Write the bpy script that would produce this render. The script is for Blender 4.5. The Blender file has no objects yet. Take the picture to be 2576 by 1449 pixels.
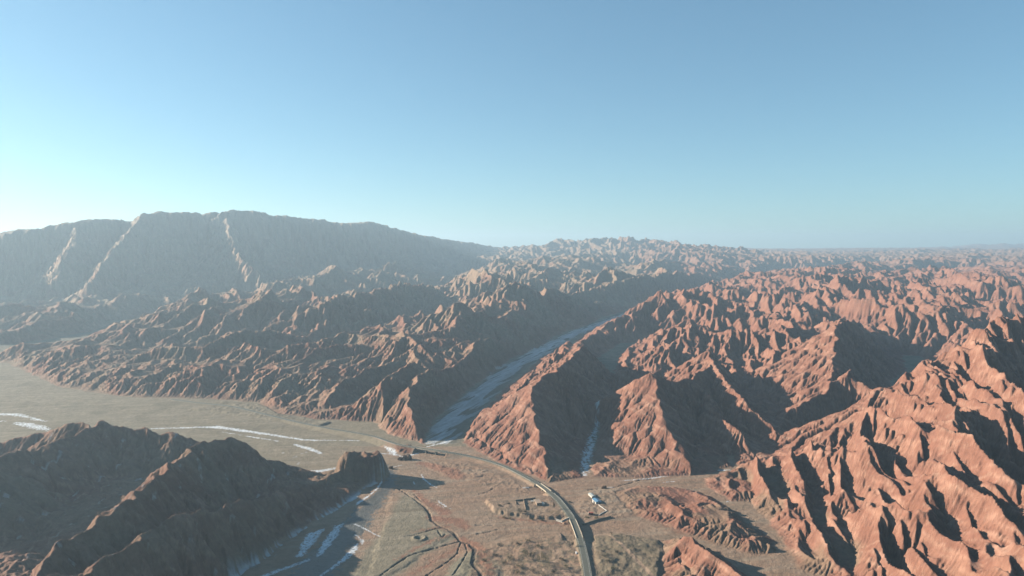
import bpy, math, random
import numpy as np
from math import radians as R

# ------------------------------------------------------------------ camera, sky, sun, exposure
scene = bpy.context.scene
col = scene.collection
CAMZ = 400.0
PITCH = R(3.27)
FOC = 1741.0            # focal length in the units of a 2576 x 1449 frame
SUN_AZ = R(74)          # left of straight ahead
SUN_EL = R(19)
cam_data = bpy.data.cameras.new('camera')
cam = bpy.data.objects.new('camera', cam_data)
col.objects.link(cam)
cam.location = (0, 0, CAMZ)
cam.rotation_euler = (R(90) - PITCH, 0, 0)
cam_data.sensor_width = 36
cam_data.lens = 36 * FOC / 2576
cam_data.clip_start = 1
cam_data.clip_end = 120000
scene.camera = cam

world = bpy.data.worlds.new('World')
scene.world = world
world.use_nodes = True
wn = world.node_tree.nodes; wl = world.node_tree.links
bg = wn['Background']
sky = wn.new('ShaderNodeTexSky')
sky.sky_type = 'NISHITA'
sky.sun_disc = False
sky.sun_elevation = SUN_EL
sky.sun_rotation = -SUN_AZ
sky.altitude = 1500
sky.air_density = 1.0
sky.dust_density = 1.2
sky.ozone_density = 1.5
bg.inputs['Strength'].default_value = 0.07
sk1 = wn.new('ShaderNodeVectorMath'); sk1.operation = 'SCALE'; sk1.inputs['Scale'].default_value = 0.12
skg = wn.new('ShaderNodeGamma'); skg.inputs['Gamma'].default_value = 0.72
sk2 = wn.new('ShaderNodeVectorMath'); sk2.operation = 'MULTIPLY'; sk2.inputs[1].default_value = (3.65, 5.35, 5.85)
wl.new(sky.outputs[0], sk1.inputs[0]); wl.new(sk1.outputs[0], skg.inputs['Color']); wl.new(skg.outputs[0], sk2.inputs[0])
wl.new(sk2.outputs[0], bg.inputs['Color'])

sun_dir = (-math.sin(SUN_AZ) * math.cos(SUN_EL), math.cos(SUN_AZ) * math.cos(SUN_EL), math.sin(SUN_EL))
sd = bpy.data.lights.new('sun', 'SUN')
sd.energy = 5.0
sd.angle = R(0.53)
sd.color = (1.0, 0.86, 0.70)
so = bpy.data.objects.new('sun', sd)
col.objects.link(so)
from mathutils import Vector
so.rotation_euler = Vector(sun_dir).to_track_quat('Z', 'Y').to_euler()
so.location = (-3000, 1000, 2000)

vs = scene.view_settings
vs.view_transform = 'Standard'; vs.look = 'None'; vs.gamma = 1.0; vs.use_curve_mapping = False
vs.exposure = 1.4
scene.cycles.max_bounces = 4
scene.cycles.diffuse_bounces = 0
scene.cycles.volume_bounces = 0
scene.cycles.use_denoising = True

# ------------------------------------------------------------------ projection helpers (survey points -> world)
CP, SP = math.cos(PITCH), math.sin(PITCH)
def ray(u, v):
    a = 724.5 - v
    return (u - 1288.0, FOC * CP + a * SP, -FOC * SP + a * CP)
def zfloor(x, y):
    return 0.012 * np.maximum(y - 1500.0, 0.0)
def at(u, v, z=None):
    d = ray(u, v)
    zz = 0.0 if z is None else z
    for _ in range(6):
        t = (zz - CAMZ) / d[2]
        if z is not None: break
        zz = float(zfloor(0, t * d[1]))
    t = (zz - CAMZ) / d[2]
    return (t * d[0], t * d[1])
def pt(u, v, dist):
    d = ray(u, v); t = dist / d[1]
    return (t * d[0], dist, CAMZ + t * d[2])

# ------------------------------------------------------------------ numpy noise
F = np.float32
def hash2(ix, iy, seed):
    h = (ix.astype(np.int64) * 374761393 + iy.astype(np.int64) * 668265263 + seed * 1442695041) & 0xFFFFFFFF
    h = ((h ^ (h >> 13)) * 1274126177) & 0xFFFFFFFF
    h = h ^ (h >> 16)
    return (h & 0xFFFFFF).astype(F) / F(0xFFFFFF)
def perlin(x, y, seed=0):
    x0 = np.floor(x); y0 = np.floor(y)
    fx = (x - x0).astype(F); fy = (y - y0).astype(F)
    ix = x0.astype(np.int64); iy = y0.astype(np.int64)
    u = fx * fx * fx * (fx * (fx * 6 - 15) + 10); v = fy * fy * fy * (fy * (fy * 6 - 15) + 10)
    def g(dx, dy):
        a = hash2(ix + dx, iy + dy, seed) * F(2 * math.pi)
        return np.cos(a) * (fx - dx) + np.sin(a) * (fy - dy)
    n0 = g(0, 0) * (1 - u) + g(1, 0) * u
    n1 = g(0, 1) * (1 - u) + g(1, 1) * u
    return (n0 * (1 - v) + n1 * v) * F(1.5)
def fbm(x, y, oct=4, seed=0, gain=0.5):
    a = 1.0; s = 0; f = 1.0; t = 0
    for i in range(oct):
        s = s + a * perlin(x * f + 17.3 * i, y * f - 9.1 * i, seed + i); t += a
        a *= gain; f *= 2.03
    return s / t
def ridged(x, y, oct=4, seed=0, gain=0.5):
    a = 1.0; s = 0; f = 1.0; t = 0
    for i in range(oct):
        s = s + a * (1 - np.minimum(np.abs(perlin(x * f + 31.7 * i, y * f + 5.3 * i, seed + i)) * 1.7, 1)); t += a
        a *= gain; f *= 2.05
    return s / t
def sstep(a, b, x):
    t = np.clip((x - a) / (b - a), 0, 1)
    return t * t * (3 - 2 * t)

# ------------------------------------------------------------------ distance to polylines and polygons
def seg_dist(x, y, a, b):
    dx, dy = b[0] - a[0], b[1] - a[1]
    L = dx * dx + dy * dy + 1e-9
    t = np.clip(((x - a[0]) * dx + (y - a[1]) * dy) / L, 0, 1)
    return np.hypot(x - a[0] - t * dx, y - a[1] - t * dy), t
def line_dist(x, y, pts):
    """distance minus the radius given as third coordinate"""
    best = None
    for a, b in zip(pts[:-1], pts[1:]):
        d, t = seg_dist(x, y, a, b)
        if len(a) > 2: d = d - (a[2] + t * (b[2] - a[2]))
        best = d if best is None else np.minimum(best, d)
    return best
def poly_dist(x, y, pts):
    inside = np.zeros(x.shape, bool); best = None
    n = len(pts)
    for i in range(n):
        a, b = pts[i], pts[(i + 1) % n]
        d, t = seg_dist(x, y, a, b)
        best = d if best is None else np.minimum(best, d)
        if a[1] != b[1]:
            c = ((a[1] > y) != (b[1] > y)) & (x < (b[0] - a[0]) * (y - a[1]) / (b[1] - a[1]) + a[0])
            inside ^= c
    return np.where(inside, -best, best)

# ------------------------------------------------------------------ the plan of the land
FLOOR = [(-370, 500), at(560, 1490), at(600, 1449), at(690, 1380), at(760, 1330), at(850, 1275), at(930, 1222), at(978, 1192),
         at(950, 1172), at(870, 1181), at(800, 1189), (-430, 1265), (-560, 1320), (-760, 1400), (-950, 1390), (-1300, 1330), (-2100, 1300),
         (-4200, 1300), (-4200, 2600), at(-60, 905), at(0, 910), at(60, 928), at(150, 975), at(240, 990), at(330, 1000), at(480, 1003),
         at(560, 1005), at(650, 1012), at(700, 1042), at(800, 1055), at(940, 1062), at(975, 1092), at(1050, 1113), at(1064, 1117),
         at(1165, 1115), at(1210, 1140), at(1290, 1180), at(1350, 1205), at(1385, 1216), at(1440, 1207), at(1480, 1200),
         at(1600, 1203), at(1740, 1196), at(1835, 1184), at(1840, 1190), at(1770, 1205), at(1780, 1225), at(1837, 1262), at(1887, 1262), at(1925, 1300),
         at(1955, 1350), at(1975, 1395), at(2010, 1430), at(2100, 1480), (330, 600), (200, 500)]
def rad(pts):
    return [(*at(u, v), r) for u, v, r in pts]
GORGE = rad([(1112, 1116, 38), (1140, 1060, 46), (1205, 1000, 46), (1285, 930, 48), (1375, 880, 50), (1450, 840, 52), (1510, 815, 52),
             (1600, 779, 50), (1740, 745, 52), (1880, 712, 50), (1990, 692, 40)])
VALLEY2 = rad([(-160, 895, 220), (40, 880, 160), (180, 855, 100), (260, 835, 75), (340, 808, 70), (430, 790, 50), (520, 776, 35), (600, 766, 20)])
SMALL = [rad([(1475, 1195, 10), (1478, 1150, 9), (1492, 1110, 7), (1503, 1075, 5)]),
         rad([(1830, 1184, 12), (1850, 1176, 6), (1838, 1150, 4)]),
         rad([(2020, 1108, 26), (2090, 1097, 30), (2150, 1086, 22)]),
         rad([(2235, 1060, 10), (2262, 1000, 30), (2300, 940, 45), (2320, 900, 30)]),
         rad([(1546, 975, 8), (1532, 930, 20), (1530, 905, 30), (1580, 868, 40), (1640, 862, 25)]),
         rad([(2230, 720, 60), (2340, 705, 90), (2420, 700, 60)]),
         rad([(1960, 715, 60), (2100, 690, 60), (2230, 680, 50)])]
ISLES = [[(1545, 1240), (1600, 1224), (1700, 1226), (1770, 1240), (1815, 1268), (1860, 1292), (1900, 1330), (1945, 1362), (1950, 1392), (1891, 1396), (1791, 1366), (1742, 1349), (1667, 1317), (1592, 1297)],
         [(1664, 1360), (1746, 1353), (1768, 1383), (1808, 1386), (1845, 1426), (1880, 1455), (1990, 1570), (1664, 1570)],
         [(990, 1131), (1010, 1120), (1045, 1124), (1052, 1132), (1030, 1141), (1005, 1142)]]
def floor_dist(x, y):
    far_w = sstep(1550, 2300, y)
    x, y = (x + 5 * perlin(x / 48, y / 48, 81) * (1 + far_w) + 4 * perlin(x / 17, y / 17, 83) + 30 * far_w * perlin(x / 330, y / 330, 85),
            y + 5 * perlin(x / 48, y / 48, 82) * (1 + far_w) + 30 * far_w * perlin(x / 330, y / 330, 86))
    d = poly_dist(x, y, FLOOR)
    for p in ISLES:
        d = np.maximum(d, -poly_dist(x, y, [at(*q) for q in p]))
    for l in [GORGE, VALLEY2] + SMALL:
        d = np.minimum(d, line_dist(x, y, l))
    return d

MASSIF = [p[:2] for p in [pt(1800, 1194, 1195), pt(1887, 1156, 1200), pt(2052, 1119, 1215), pt(2109, 1100, 1245), pt(2210, 1055, 1275), pt(2247, 1006, 1315), pt(2325, 890, 1420), pt(2430, 798, 1530), pt(2800, 790, 1560)]] + [(1500, 400), (300, 400), (400, 800), (330, 1100)]
# ridges: (west slope, east slope, erosion factor, [(u, v, distance)...])
RIDGES = [
 # near left, dark ridges above the river
 (0.95, 0.9, 0.3, [(60, 1500, 540), (150, 1449, 620), (400, 1330, 778), (560, 1270, 882), (630, 1258, 940), (700, 1240, 1010), (760, 1222, 1072), (850, 1190, 1150)]),
 (0.9, 0.8, 0.1, [(868, 1180, 1190), (955, 1180, 1205)]),
 (0.9, 1.0, 0.25, [(-60, 1560, 530), (90, 1460, 650), (200, 1340, 735), (330, 1250, 828), (420, 1180, 935), (480, 1128, 1050), (545, 1100, 1115), (600, 1106, 1140), (650, 1130, 1160), (700, 1165, 1185), (760, 1190, 1190)]),
 (0.9, 0.7, 0.2, [(-100, 1190, 950), (0, 1150, 1050), (130, 1117, 1150), (200, 1090, 1210), (255, 1060, 1250), (330, 1082, 1255), (440, 1095, 1250), (500, 1112, 1250), (540, 1130, 1245)]),
 (0.8, 0.8, 0.4, [(-150, 1125, 1250), (0, 1108, 1310), (100, 1090, 1320), (150, 1075, 1310), (200, 1060, 1290), (225, 1075, 1270), (255, 1062, 1250)]),
 # pyramid by the bridge and the long ridge behind it
 (0.62, 0.95, 0.13, [(1385, 1214, 1163), (1372, 1150, 1235), (1356, 1080, 1320), (1340, 1010, 1425), (1345, 960, 1510), (1395, 930, 1570)]),
 (0.7, 0.9, 0.5, [(1395, 930, 1570), (1425, 905, 1690), (1455, 875, 1820), (1500, 838, 2150), (1525, 800, 2500), (1570, 790, 2750), (1660, 768, 3300), (1750, 745, 4000), (1900, 705, 5000)]),
 (0.9, 0.9, 0.4, [(1395, 930, 1570), (1440, 960, 1550), (1500, 990, 1520), (1525, 1008, 1480)]),
 # second pyramid
 (0.6, 0.95, 0.13, [(1735, 1196, 1200), (1722, 1150, 1240), (1700, 1105, 1290), (1680, 1065, 1340), (1658, 1000, 1420), (1645, 937, 1510)]),
 (0.9, 0.9, 0.5, [(1645, 937, 1510), (1700, 957, 1530), (1745, 942, 1600), (1800, 900, 1800)]),
 (0.8, 0.9, 0.5, [(1645, 937, 1510), (1590, 975, 1520), (1525, 1000, 1480)]),
 # ridges further right
 (0.8, 0.95, 0.5, [(1900, 1165, 1290), (1850, 1080, 1350), (1800, 1020, 1450), (1760, 960, 1600)]),
 (0.6, 1.0, 0.4, [(2015, 1145, 1330), (1950, 1080, 1390), (1872, 1006, 1490), (1820, 940, 1640), (1780, 880, 1850)]),
 (0.6, 1.0, 0.3, [(2030, 1090, 1440), (2060, 1045, 1480), (2100, 1010, 1500), (2092, 950, 1600), (2100, 880, 1720), (2115, 830, 1830), (2140, 800, 1900)]),
 (0.7, 1.0, 0.4, [(2140, 800, 1900), (2180, 768, 2080), (2240, 830, 1960), (2300, 872, 1850), (2345, 925, 1750)]),
 (0.7, 0.9, 0.5, [(1950, 770, 2700), (1960, 800, 2400), (1990, 850, 2150), (2040, 880, 2000)]),
 # right foreground massif
 (0.7, 0.9, 0.5, [(1790, 1196, 1180), (1887, 1156, 1190), (1960, 1150, 1180), (2052, 1119, 1200), (2109, 1100, 1230), (2210, 1055, 1260), (2247, 1006, 1300), (2310, 960, 1350), (2325, 890, 1400), (2390, 850, 1450), (2430, 798, 1500), (2500, 795, 1510), (2576, 800, 1500), (2750, 790, 1500)]),
 (0.55, 0.75, 0.3, [(2247, 1006, 1300), (2290, 1080, 1100), (2334, 1130, 985), (2450, 1260, 820), (2576, 1381, 680), (2750, 1540, 540)]),
 (0.55, 0.75, 0.3, [(2325, 890, 1400), (2370, 1000, 1150), (2408, 1066, 1000), (2500, 1180, 850), (2576, 1268, 770), (2750, 1430, 640)]),
 (0.6, 0.75, 0.3, [(2430, 800, 1500), (2480, 900, 1250), (2576, 1010, 1050), (2750, 1150, 880)]),
 (0.6, 1.0, 0.4, [(2109, 1100, 1230), (2150, 1150, 1120), (2200, 1220, 1000), (2300, 1330, 860), (2450, 1449, 740)]),
 (0.6, 1.0, 0.4, [(1887, 1156, 1190), (1940, 1220, 1080), (2050, 1330, 930), (2140, 1400, 850)]),
 (0.7, 1.0, 0.4, [(1990, 1130, 1190), (2050, 1220, 1050), (2130, 1300, 930), (2250, 1390, 820)]),
 # low hills on the floor at lower right
 (0.9, 0.6, 0.3, [(1592, 1292, 1035), (1640, 1279, 1030), (1676, 1268, 1025), (1712, 1288, 985), (1760, 1305, 965), (1816, 1321, 950), (1870, 1345, 925), (1925, 1364, 900)]),
 (0.5, 1.2, 0.2, [(1700, 1356, 885), (1746, 1351, 872), (1763, 1378, 850), (1785, 1378, 835), (1808, 1383, 822), (1842, 1423, 790), (1872, 1449, 760), (1960, 1500, 700)]),
 (0.8, 0.8, 0.3, [(1580, 1232, 1140), (1640, 1232, 1150), (1700, 1236, 1140), (1745, 1252, 1100)]),
 (1.2, 1.2, 0.2, [(1000, 1124, 1345), (1040, 1117, 1350), (1050, 1124, 1350)]),
 # cliffs left of the gorge
 (0.7, 1.25, 0.4, [(1050, 1113, 1402), (1042, 1040, 1470), (1040, 970, 1580), (1090, 915, 1700), (1130, 895, 1780), (1160, 903, 1900), (1200, 880, 2050), (1230, 830, 2250), (1280, 822, 2400), (1310, 842, 2600), (1350, 810, 2900), (1400, 790, 3200)]),
 (0.8, 1.2, 0.4, [(1400, 790, 3300), (1395, 738, 3800), (1480, 720, 4200), (1580, 695, 4600), (1700, 660, 5200), (1800, 640, 5900), (1870, 652, 6300)]),
 (0.8, 0.9, 0.5, [(965, 1078, 1500), (945, 1010, 1560), (960, 960, 1640), (1000, 925, 1720), (1040, 900, 1800)]),
 (0.8, 0.9, 0.6, [(840, 1052, 1640), (830, 990, 1700), (860, 950, 1780), (930, 920, 1900), (1010, 900, 2000)]),
 # centre left badlands
 (0.8, 0.8, 0.6, [(250, 965, 2000), (330, 895, 2150), (400, 868, 2200), (510, 865, 2200), (545, 850, 2250), (600, 822, 2350), (680, 815, 2450), (760, 830, 2500)]),
 (0.8, 0.8, 0.6, [(650, 1000, 1890), (690, 950, 1950), (740, 905, 2050), (800, 870, 2150), (870, 860, 2200), (950, 865, 2200)]),
 (0.9, 0.9, 0.6, [(690, 800, 2750), (760, 765, 2800), (820, 737, 2850), (870, 770, 2950), (930, 760, 3000)]),
 (0.9, 0.9, 0.6, [(820, 737, 2850), (870, 718, 3300), (930, 712, 3400), (1010, 693, 3800), (1080, 698, 4000)]),
 (0.9, 0.9, 0.6, [(520, 800, 3300), (590, 780, 3300), (650, 752, 3400), (720, 745, 3500)]),
 (0.9, 0.9, 0.5, [(385, 785, 3850), (370, 738, 4100), (333, 722, 4200), (250, 730, 4300)]),
 (0.9, 0.9, 0.5, [(500, 770, 4000), (480, 715, 4300), (560, 700, 4500), (700, 690, 4700), (800, 680, 4900)]),
 # spurs of the far escarpment
 (1.1, 1.1, 0.3, [(355, 538, 5150), (300, 600, 4750), (255, 655, 4350), (230, 700, 4100)]),
 (1.2, 1.2, 0.3, [(572, 540, 5600), (580, 590, 5200), (600, 635, 4900), (642, 672, 4650)]),
 (1.1, 1.1, 0.3, [(190, 565, 4850), (185, 600, 4600), (150, 650, 4300)]),
]
RID3 = [(w, e, k, [pt(*p) for p in ps]) for w, e, k, ps in RIDGES]
WALL = [pt(*p) for p in [(-500, 620, 4000), (-200, 603, 4300), (0, 590, 4600), (100, 570, 4800), (180, 560, 4900), (270, 550, 5100), (330, 552, 5250), (355, 535, 5200), (430, 530, 5400),
        (480, 534, 5550), (560, 530, 5700), (640, 525, 5850), (720, 540, 6100), (850, 555, 6600), (900, 562, 6900), (950, 556, 7300), (1030, 580, 8000),
        (1130, 600, 9000), (1220, 614, 10500)]]

def env(x, y):
    sx = x / y
    right = np.interp(y, [800, 1200, 1500, 2000, 3000, 5000, 8000, 12000, 16000, 60000], [22, 8, 18, 110, 195, 235, 285, 350, 395, 400]).astype(F)
    left = np.interp(y, [1400, 1700, 2000, 2400, 2900, 3500, 5000, 8000, 12000, 16000, 60000], [15, 35, 75, 115, 160, 190, 225, 300, 365, 395, 400]).astype(F)
    gx = np.interp(y, [1400, 2000, 3500, 6000], [-120, -50, 430, 1600])
    m = sstep(-60, 60, x - gx)
    e = left * (1 - m) + right * m
    e = e + 285 * np.exp(-(((x - 1800) / 1700) ** 2 + ((y - 10500) / 1800) ** 2))
    e = e + 45 * sstep(0.35, 0.8, sx) * sstep(3000, 12000, y)
    lw = sstep(-0.38, -0.62, sx) * sstep(5000, 3000, y)
    e = e * (1 - 0.45 * lw)
    return e

def macro(x, y, big):
    """target surface, distance to the flat floors, erosion strength"""
    D = floor_dist(x, y).astype(F)
    wob = perlin(x / 70, y / 70, 5) * 14 + perlin(x / 30, y / 30, 6) * 6
    D = D + wob * sstep(0, 30, D)
    zf = zfloor(x, y).astype(F)
    wx = x + 60 * perlin(x / 260, y / 260, 21); wy = y + 60 * perlin(x / 260, y / 260, 22)
    r1 = ridged(wx / 300, wy / 470, 3, 3, 0.5)
    r2 = fbm(x / 900, y / 900, 2, 8)
    r3 = ridged(wx / 1100, wy / 1700, 2, 9)
    e = env(x, y)
    fa = sstep(2800, 7000, y)
    H = zf + (e - zf) * ((0.42 + 0.22 * fa) + (0.72 - 0.36 * fa) * r1 ** 1.6 + (0.35 - 0.1 * fa) * r2)
    wq = sstep(60, -160, x - np.interp(y, [1400, 2000, 3500, 6000], [-120, -50, 430, 1600]))
    H = H + (r3 - .55) * (90 + 110 * wq) * (1 - .45 * sstep(6500, 9000, y)) * np.maximum(sstep(1900, 3000, y), wq * sstep(1500, 1900, y)) * np.clip(e / 200, 0, 1)
    # steeply dipping strata run nearly north-south: long parallel spurs
    ea = sstep(-100, 250, x - np.interp(y, [1400, 2000, 3500, 6000], [-120, -50, 430, 1600]))
    wx2 = x + 9 * perlin(x / 70, y / 70, 24)
    sp = ridged((wx2 - 0.26 * y) / 58, (y + 0.26 * x) / 320, 2, 27, 0.5)
    sp2 = ridged((wx2 - 0.26 * y) / 26, (y + 0.26 * x) / 130, 2, 29, 0.5)
    spur = (sp - 0.6) * 66 + (sp2 - 0.6) * 26
    H = H + spur * sstep(5, 60, D) * (0.25 + 0.6 * ea) * (1 - 0.6 * fa) * (1 - .4 * sstep(1700, 2800, y)) * np.clip(e / 130, 0, 1) * np.clip(.85 + 1.3 * perlin(x / 420, y / 420, 26), .25, 1.5)
    H = np.minimum(H, zf + 0.75 * np.maximum(D, 0))
    K = np.full(x.shape, 1.0, F)
    # rugged offsets so that crest lines are not straight
    ox = 9 * perlin(x / 55, y / 55, 31) + 6 * perlin(x / 22, y / 22, 32)
    oy = 9 * perlin(x / 55, y / 55, 33) + 6 * perlin(x / 22, y / 22, 34)
    if big: ox, oy = ox * 2.6, oy * 2.6
    px = x + ox; py = y + oy
    for w, e_, k, ps in RID3:
        xs = [p[0] for p in ps]; ys = [p[1] for p in ps]
        zr = max(p[2] for p in ps)
        m = 1.6 * zr + 60
        sel = (x > min(xs) - m) & (x < max(xs) + m) & (y > min(ys) - m) & (y < max(ys) + m)
        if not sel.any(): continue
        X = px[sel]; Y = py[sel]; best = np.full(X.shape, -1e9, F)
        for a, b in zip(ps[:-1], ps[1:]):
            d, t = seg_dist(X, Y, a, b)
            dx, dy = b[0] - a[0], b[1] - a[1]
            side = (X - a[0]) * dy - (Y - a[1]) * dx          # >0 : right of a->b
            if dy < 0: side = -side
            s = np.where(side > 0, e_, w)
            best = np.maximum(best, a[2] + t * (b[2] - a[2]) - s * d)
        Hs = H[sel]; up = best > Hs
        Ks = K[sel]; Ks[up] = k * (2.5 if big else 1); K[sel] = Ks
        H[sel] = np.where(up, best, Hs)
    if y.min() < 1500:
        ms = sstep(25, -35, poly_dist(x, y, MASSIF)) * sstep(6, 60, D)
        H = H + spur * ms * .8
        K = np.where((ms > .2), 0.4, K).astype(F)
    # far escarpment
    if y.max() > 3000:
        best = np.full(x.shape, -1e9, F)
        dmin = np.full(x.shape, 1e9, F)
        cum = 0.0
        for a, b in zip(WALL[:-1], WALL[1:]):
            dx, dy = b[0] - a[0], b[1] - a[1]
            d, t = seg_dist(x + ox * 1.5, y + oy * 1.5, a, b)
            side = (x - a[0]) * dy - (y - a[1]) * dx
            z = a[2] + t * (b[2] - a[2]) + 8 * perlin(x / 150, y / 150, 55)
            sl_ = cum + t * math.hypot(dx, dy)
            fl_ = 50 * (perlin(sl_ / 210, d / 1500, 57)) + 26 * ridged(sl_ / 110, d / 1200, 2, 58) + 14 * perlin(sl_ / 40, d / 900, 59)
            z = z - 0.25 * np.maximum(fl_ - 30, 0)
            front = z - fl_ * sstep(0, 160, d) * sstep(900, 300, d) - np.where(d < 120, d * 1.9, np.where(d < 330, 228 + (d - 120) * .95, 427 + (d - 330) * 0.42))
            h = np.where(side > 0, front, z - 0.05 * d)
            closer = d < dmin
            best = np.where(closer, h, best); dmin = np.minimum(dmin, d); cum += math.hypot(dx, dy)
        up = best > H
        K[up] = 0.45
        H = np.where(up, best, H)
    H = np.minimum(np.maximum(H, zf + 0.12 * np.clip(D, 0, 80)), zf + 1.35 * np.maximum(D, 0))
    amp = 3.0 if not big else 8.0
    if big:
        amp = 2.5; H = H + sstep(0, 40, D) * (11 * perlin(x / 75, y / 75, 43) + 10 * perlin(x / 170, y / 170, 44))
    else:
        lw2 = sstep(-150, -220, x) * sstep(1360, 1320, y)
        H = H + lw2 * sstep(5, 40, D) * (5.5 * fbm(x / 22, y / 22, 3, 47, .6) + 5 * ridged(x / 60, y / 60, 2, 48))
    H = H + sstep(0, 25, D) * (amp * perlin(x / 26, y / 26, 41) + amp * 2 * perlin(x / 60, y / 60, 42) * (1 if not big else 1.5))
    return H.astype(F), D, K, zf

# ------------------------------------------------------------------ fluvial erosion on a grid
def erode(x0, x1, y0, y1, dx, iters, kk, big=False):
    nx = int((x1 - x0) / dx) + 1; ny = int((y1 - y0) / dx) + 1
    X, Y = np.meshgrid(x0 + dx * np.arange(nx), y0 + dx * np.arange(ny))
    X = X.astype(F); Y = Y.astype(F)
    rng = np.random.default_rng(7)
    H0, D, K, zf = macro(X, Y, big)
    base = D <= 0
    edge = np.zeros_like(base); edge[0] = edge[-1] = True; edge[:, 0] = edge[:, -1] = True
    z = H0.copy() + rng.random(H0.shape, dtype=F) * 0.5
    z[base] = zf[base]
    ez = zf + 0.45 * (H0 - zf)
    z[edge & ~base] = ez[edge & ~base]
    fixed = (base | edge).ravel()
    N = nx * ny
    idx = np.arange(N).reshape(ny, nx)
    jit = 1 + 0.25 * (rng.random((8, ny, nx), dtype=F) - 0.5)
    nb = [(-1, 0), (1, 0), (0, -1), (0, 1), (-1, -1), (-1, 1), (1, -1), (1, 1)]
    K = (K * kk).ravel().astype(np.float64)
    H0f = H0.ravel().astype(np.float64)
    k = 0.12
    for it in range(iters):
        best = np.zeros((ny, nx), F); rec = idx.copy(); low = np.full((ny, nx), 1e9, F)
        for q, (dy, dxx) in enumerate(nb):
            L = dx * (1.0 if dy == 0 or dxx == 0 else 1.41421)
            sy = slice(max(0, -dy), ny - max(0, dy)); ty = slice(max(0, dy), ny - max(0, -dy))
            sx = slice(max(0, -dxx), nx - max(0, dxx)); tx = slice(max(0, dxx), nx - max(0, -dxx))
            s = (z[sy, sx] - z[ty, tx]) / L * jit[q][sy, sx]
            m = s > best[sy, sx]
            best[sy, sx] = np.where(m, s, best[sy, sx])
            rec[sy, sx] = np.where(m, idx[ty, tx], rec[sy, sx])
            low[sy, sx] = np.minimum(low[sy, sx], z[ty, tx])
        r = rec.ravel().copy()
        r[fixed] = np.arange(N)[fixed]
        pit = (r == np.arange(N)) & ~fixed
        zz = z.ravel().astype(np.float64)
        zz[pit] = low.ravel()[pit] + 0.05
        depth = (r != np.arange(N)).astype(np.int32); p = r.copy()
        for _ in range(14):
            add = depth[p]
            if not add.any(): break
            depth = depth + add; p = p[p]
        order = np.argsort(depth, kind='stable')
        ds = depth[order]
        cuts = np.searchsorted(ds, np.arange(ds[-1] + 2))
        A = np.full(N, dx * dx, np.float64)
        for l in range(len(cuts) - 2, 0, -1):
            s = order[cuts[l]:cuts[l + 1]]
            np.add.at(A, r[s], A[s])
        A = np.minimum(A, 4e5)
        Ld = np.hypot((r % nx) - (np.arange(N) % nx), (r // nx) - (np.arange(N) // nx)) * dx
        Ld[Ld == 0] = dx
        Fk = K * k * np.sqrt(A) / Ld
        for l in range(0, len(cuts) - 1):
            s = order[cuts[l]:cuts[l + 1]]
            if l == 0:
                s = s[~fixed[s]]
                zz[s] = (zz[s] + k * H0f[s]) / (1 + k)
            else:
                zz[s] = (zz[s] + k * H0f[s] + Fk[s] * zz[r[s]]) / (1 + k + Fk[s])
        z = zz.reshape(ny, nx).astype(F)
        # slopes steeper than rock can stand collapse
        if it % 2 == 1 or it > iters - 4:
            lim = 1.5 if not big else 2.1
            for dy, dxx in nb[:4]:
                sy = slice(max(0, -dy), ny - max(0, dy)); ty = slice(max(0, dy), ny - max(0, -dy))
                sx = slice(max(0, -dxx), nx - max(0, dxx)); tx = slice(max(0, dxx), nx - max(0, -dxx))
                over = np.maximum(z[sy, sx] - z[ty, tx] - lim * dx, 0) * 0.25
                z[sy, sx] -= over
            z[base] = zf[base]
    return dict(x0=x0, y0=y0, dx=dx, nx=nx, ny=ny, z=z, A=np.log10(A).reshape(ny, nx).astype(F), D=D)

def cubic(g, x, y, name='z', nearest=False):
    a = g[name]; nx, ny = g['nx'], g['ny']
    fx = (x - g['x0']) / g['dx']; fy = (y - g['y0']) / g['dx']
    ix = np.floor(fx).astype(np.int32); iy = np.floor(fy).astype(np.int32)
    tx = (fx - ix).astype(F); ty = (fy - iy).astype(F)
    def w(t):
        return (-0.5 * t + t * t - 0.5 * t ** 3, 1 - 2.5 * t * t + 1.5 * t ** 3, 0.5 * t + 2 * t * t - 1.5 * t ** 3, -0.5 * t * t + 0.5 * t ** 3)
    wx = w(tx); wy = w(ty)
    out = np.zeros(x.shape, F)
    for j in range(4):
        jy = np.clip(iy + j - 1, 0, ny - 1) * nx
        row = 0
        for i in range(4):
            row = row + wx[i] * a.ravel()[jy + np.clip(ix + i - 1, 0, nx - 1)]
        out += wy[j] * row
    return out

import time
_t = time.time()
NEAR = erode(-2300, 2300, 420, 2560, 2.8, 44, 2.2)
DET = erode(-760, 1560, 460, 1760, 1.9, 50, 2.2)
print('near', time.time() - _t)
MID = erode(-4800, 4800, 2240, 5900, 6.0, 40, 1.5, True)
print('mid', time.time() - _t)
FAR = erode(-12500, 14000, 5400, 17500, 14.0, 34, 1.8, True)
print('far', time.time() - _t)

def height(x, y):
    z = np.zeros(x.shape, F)
    wn_ = sstep(2520, 2280, y); wf = sstep(5480, 5850, y); wm = (1 - wn_) * (1 - wf)
    for g, w in ((NEAR, wn_), (MID, wm), (FAR, wf)):
        s = w > 0
        if s.any(): z[s] += w[s] * cubic(g, x[s], y[s])
    wd = sstep(-750, -660, x) * sstep(1550, 1450, x) * sstep(1750, 1640, y)
    s = wd > 0
    z[s] = z[s] * (1 - wd[s]) + wd[s] * cubic(DET, x[s], y[s])
    fz = 358 + 40 * fbm(x / 3000, y / 3000, 3, 90) + 60 * ridged(x / 1500, y / 1500, 4, 92, .6) + 330 * sstep(.5, .74, x / y) * sstep(18000, 22000, y) * (ridged(x / 3500, y / 5000, 4, 95, .55) - .25)
    wv = sstep(14500, 17200, y)
    return z * (1 - wv) + fz * wv

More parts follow.
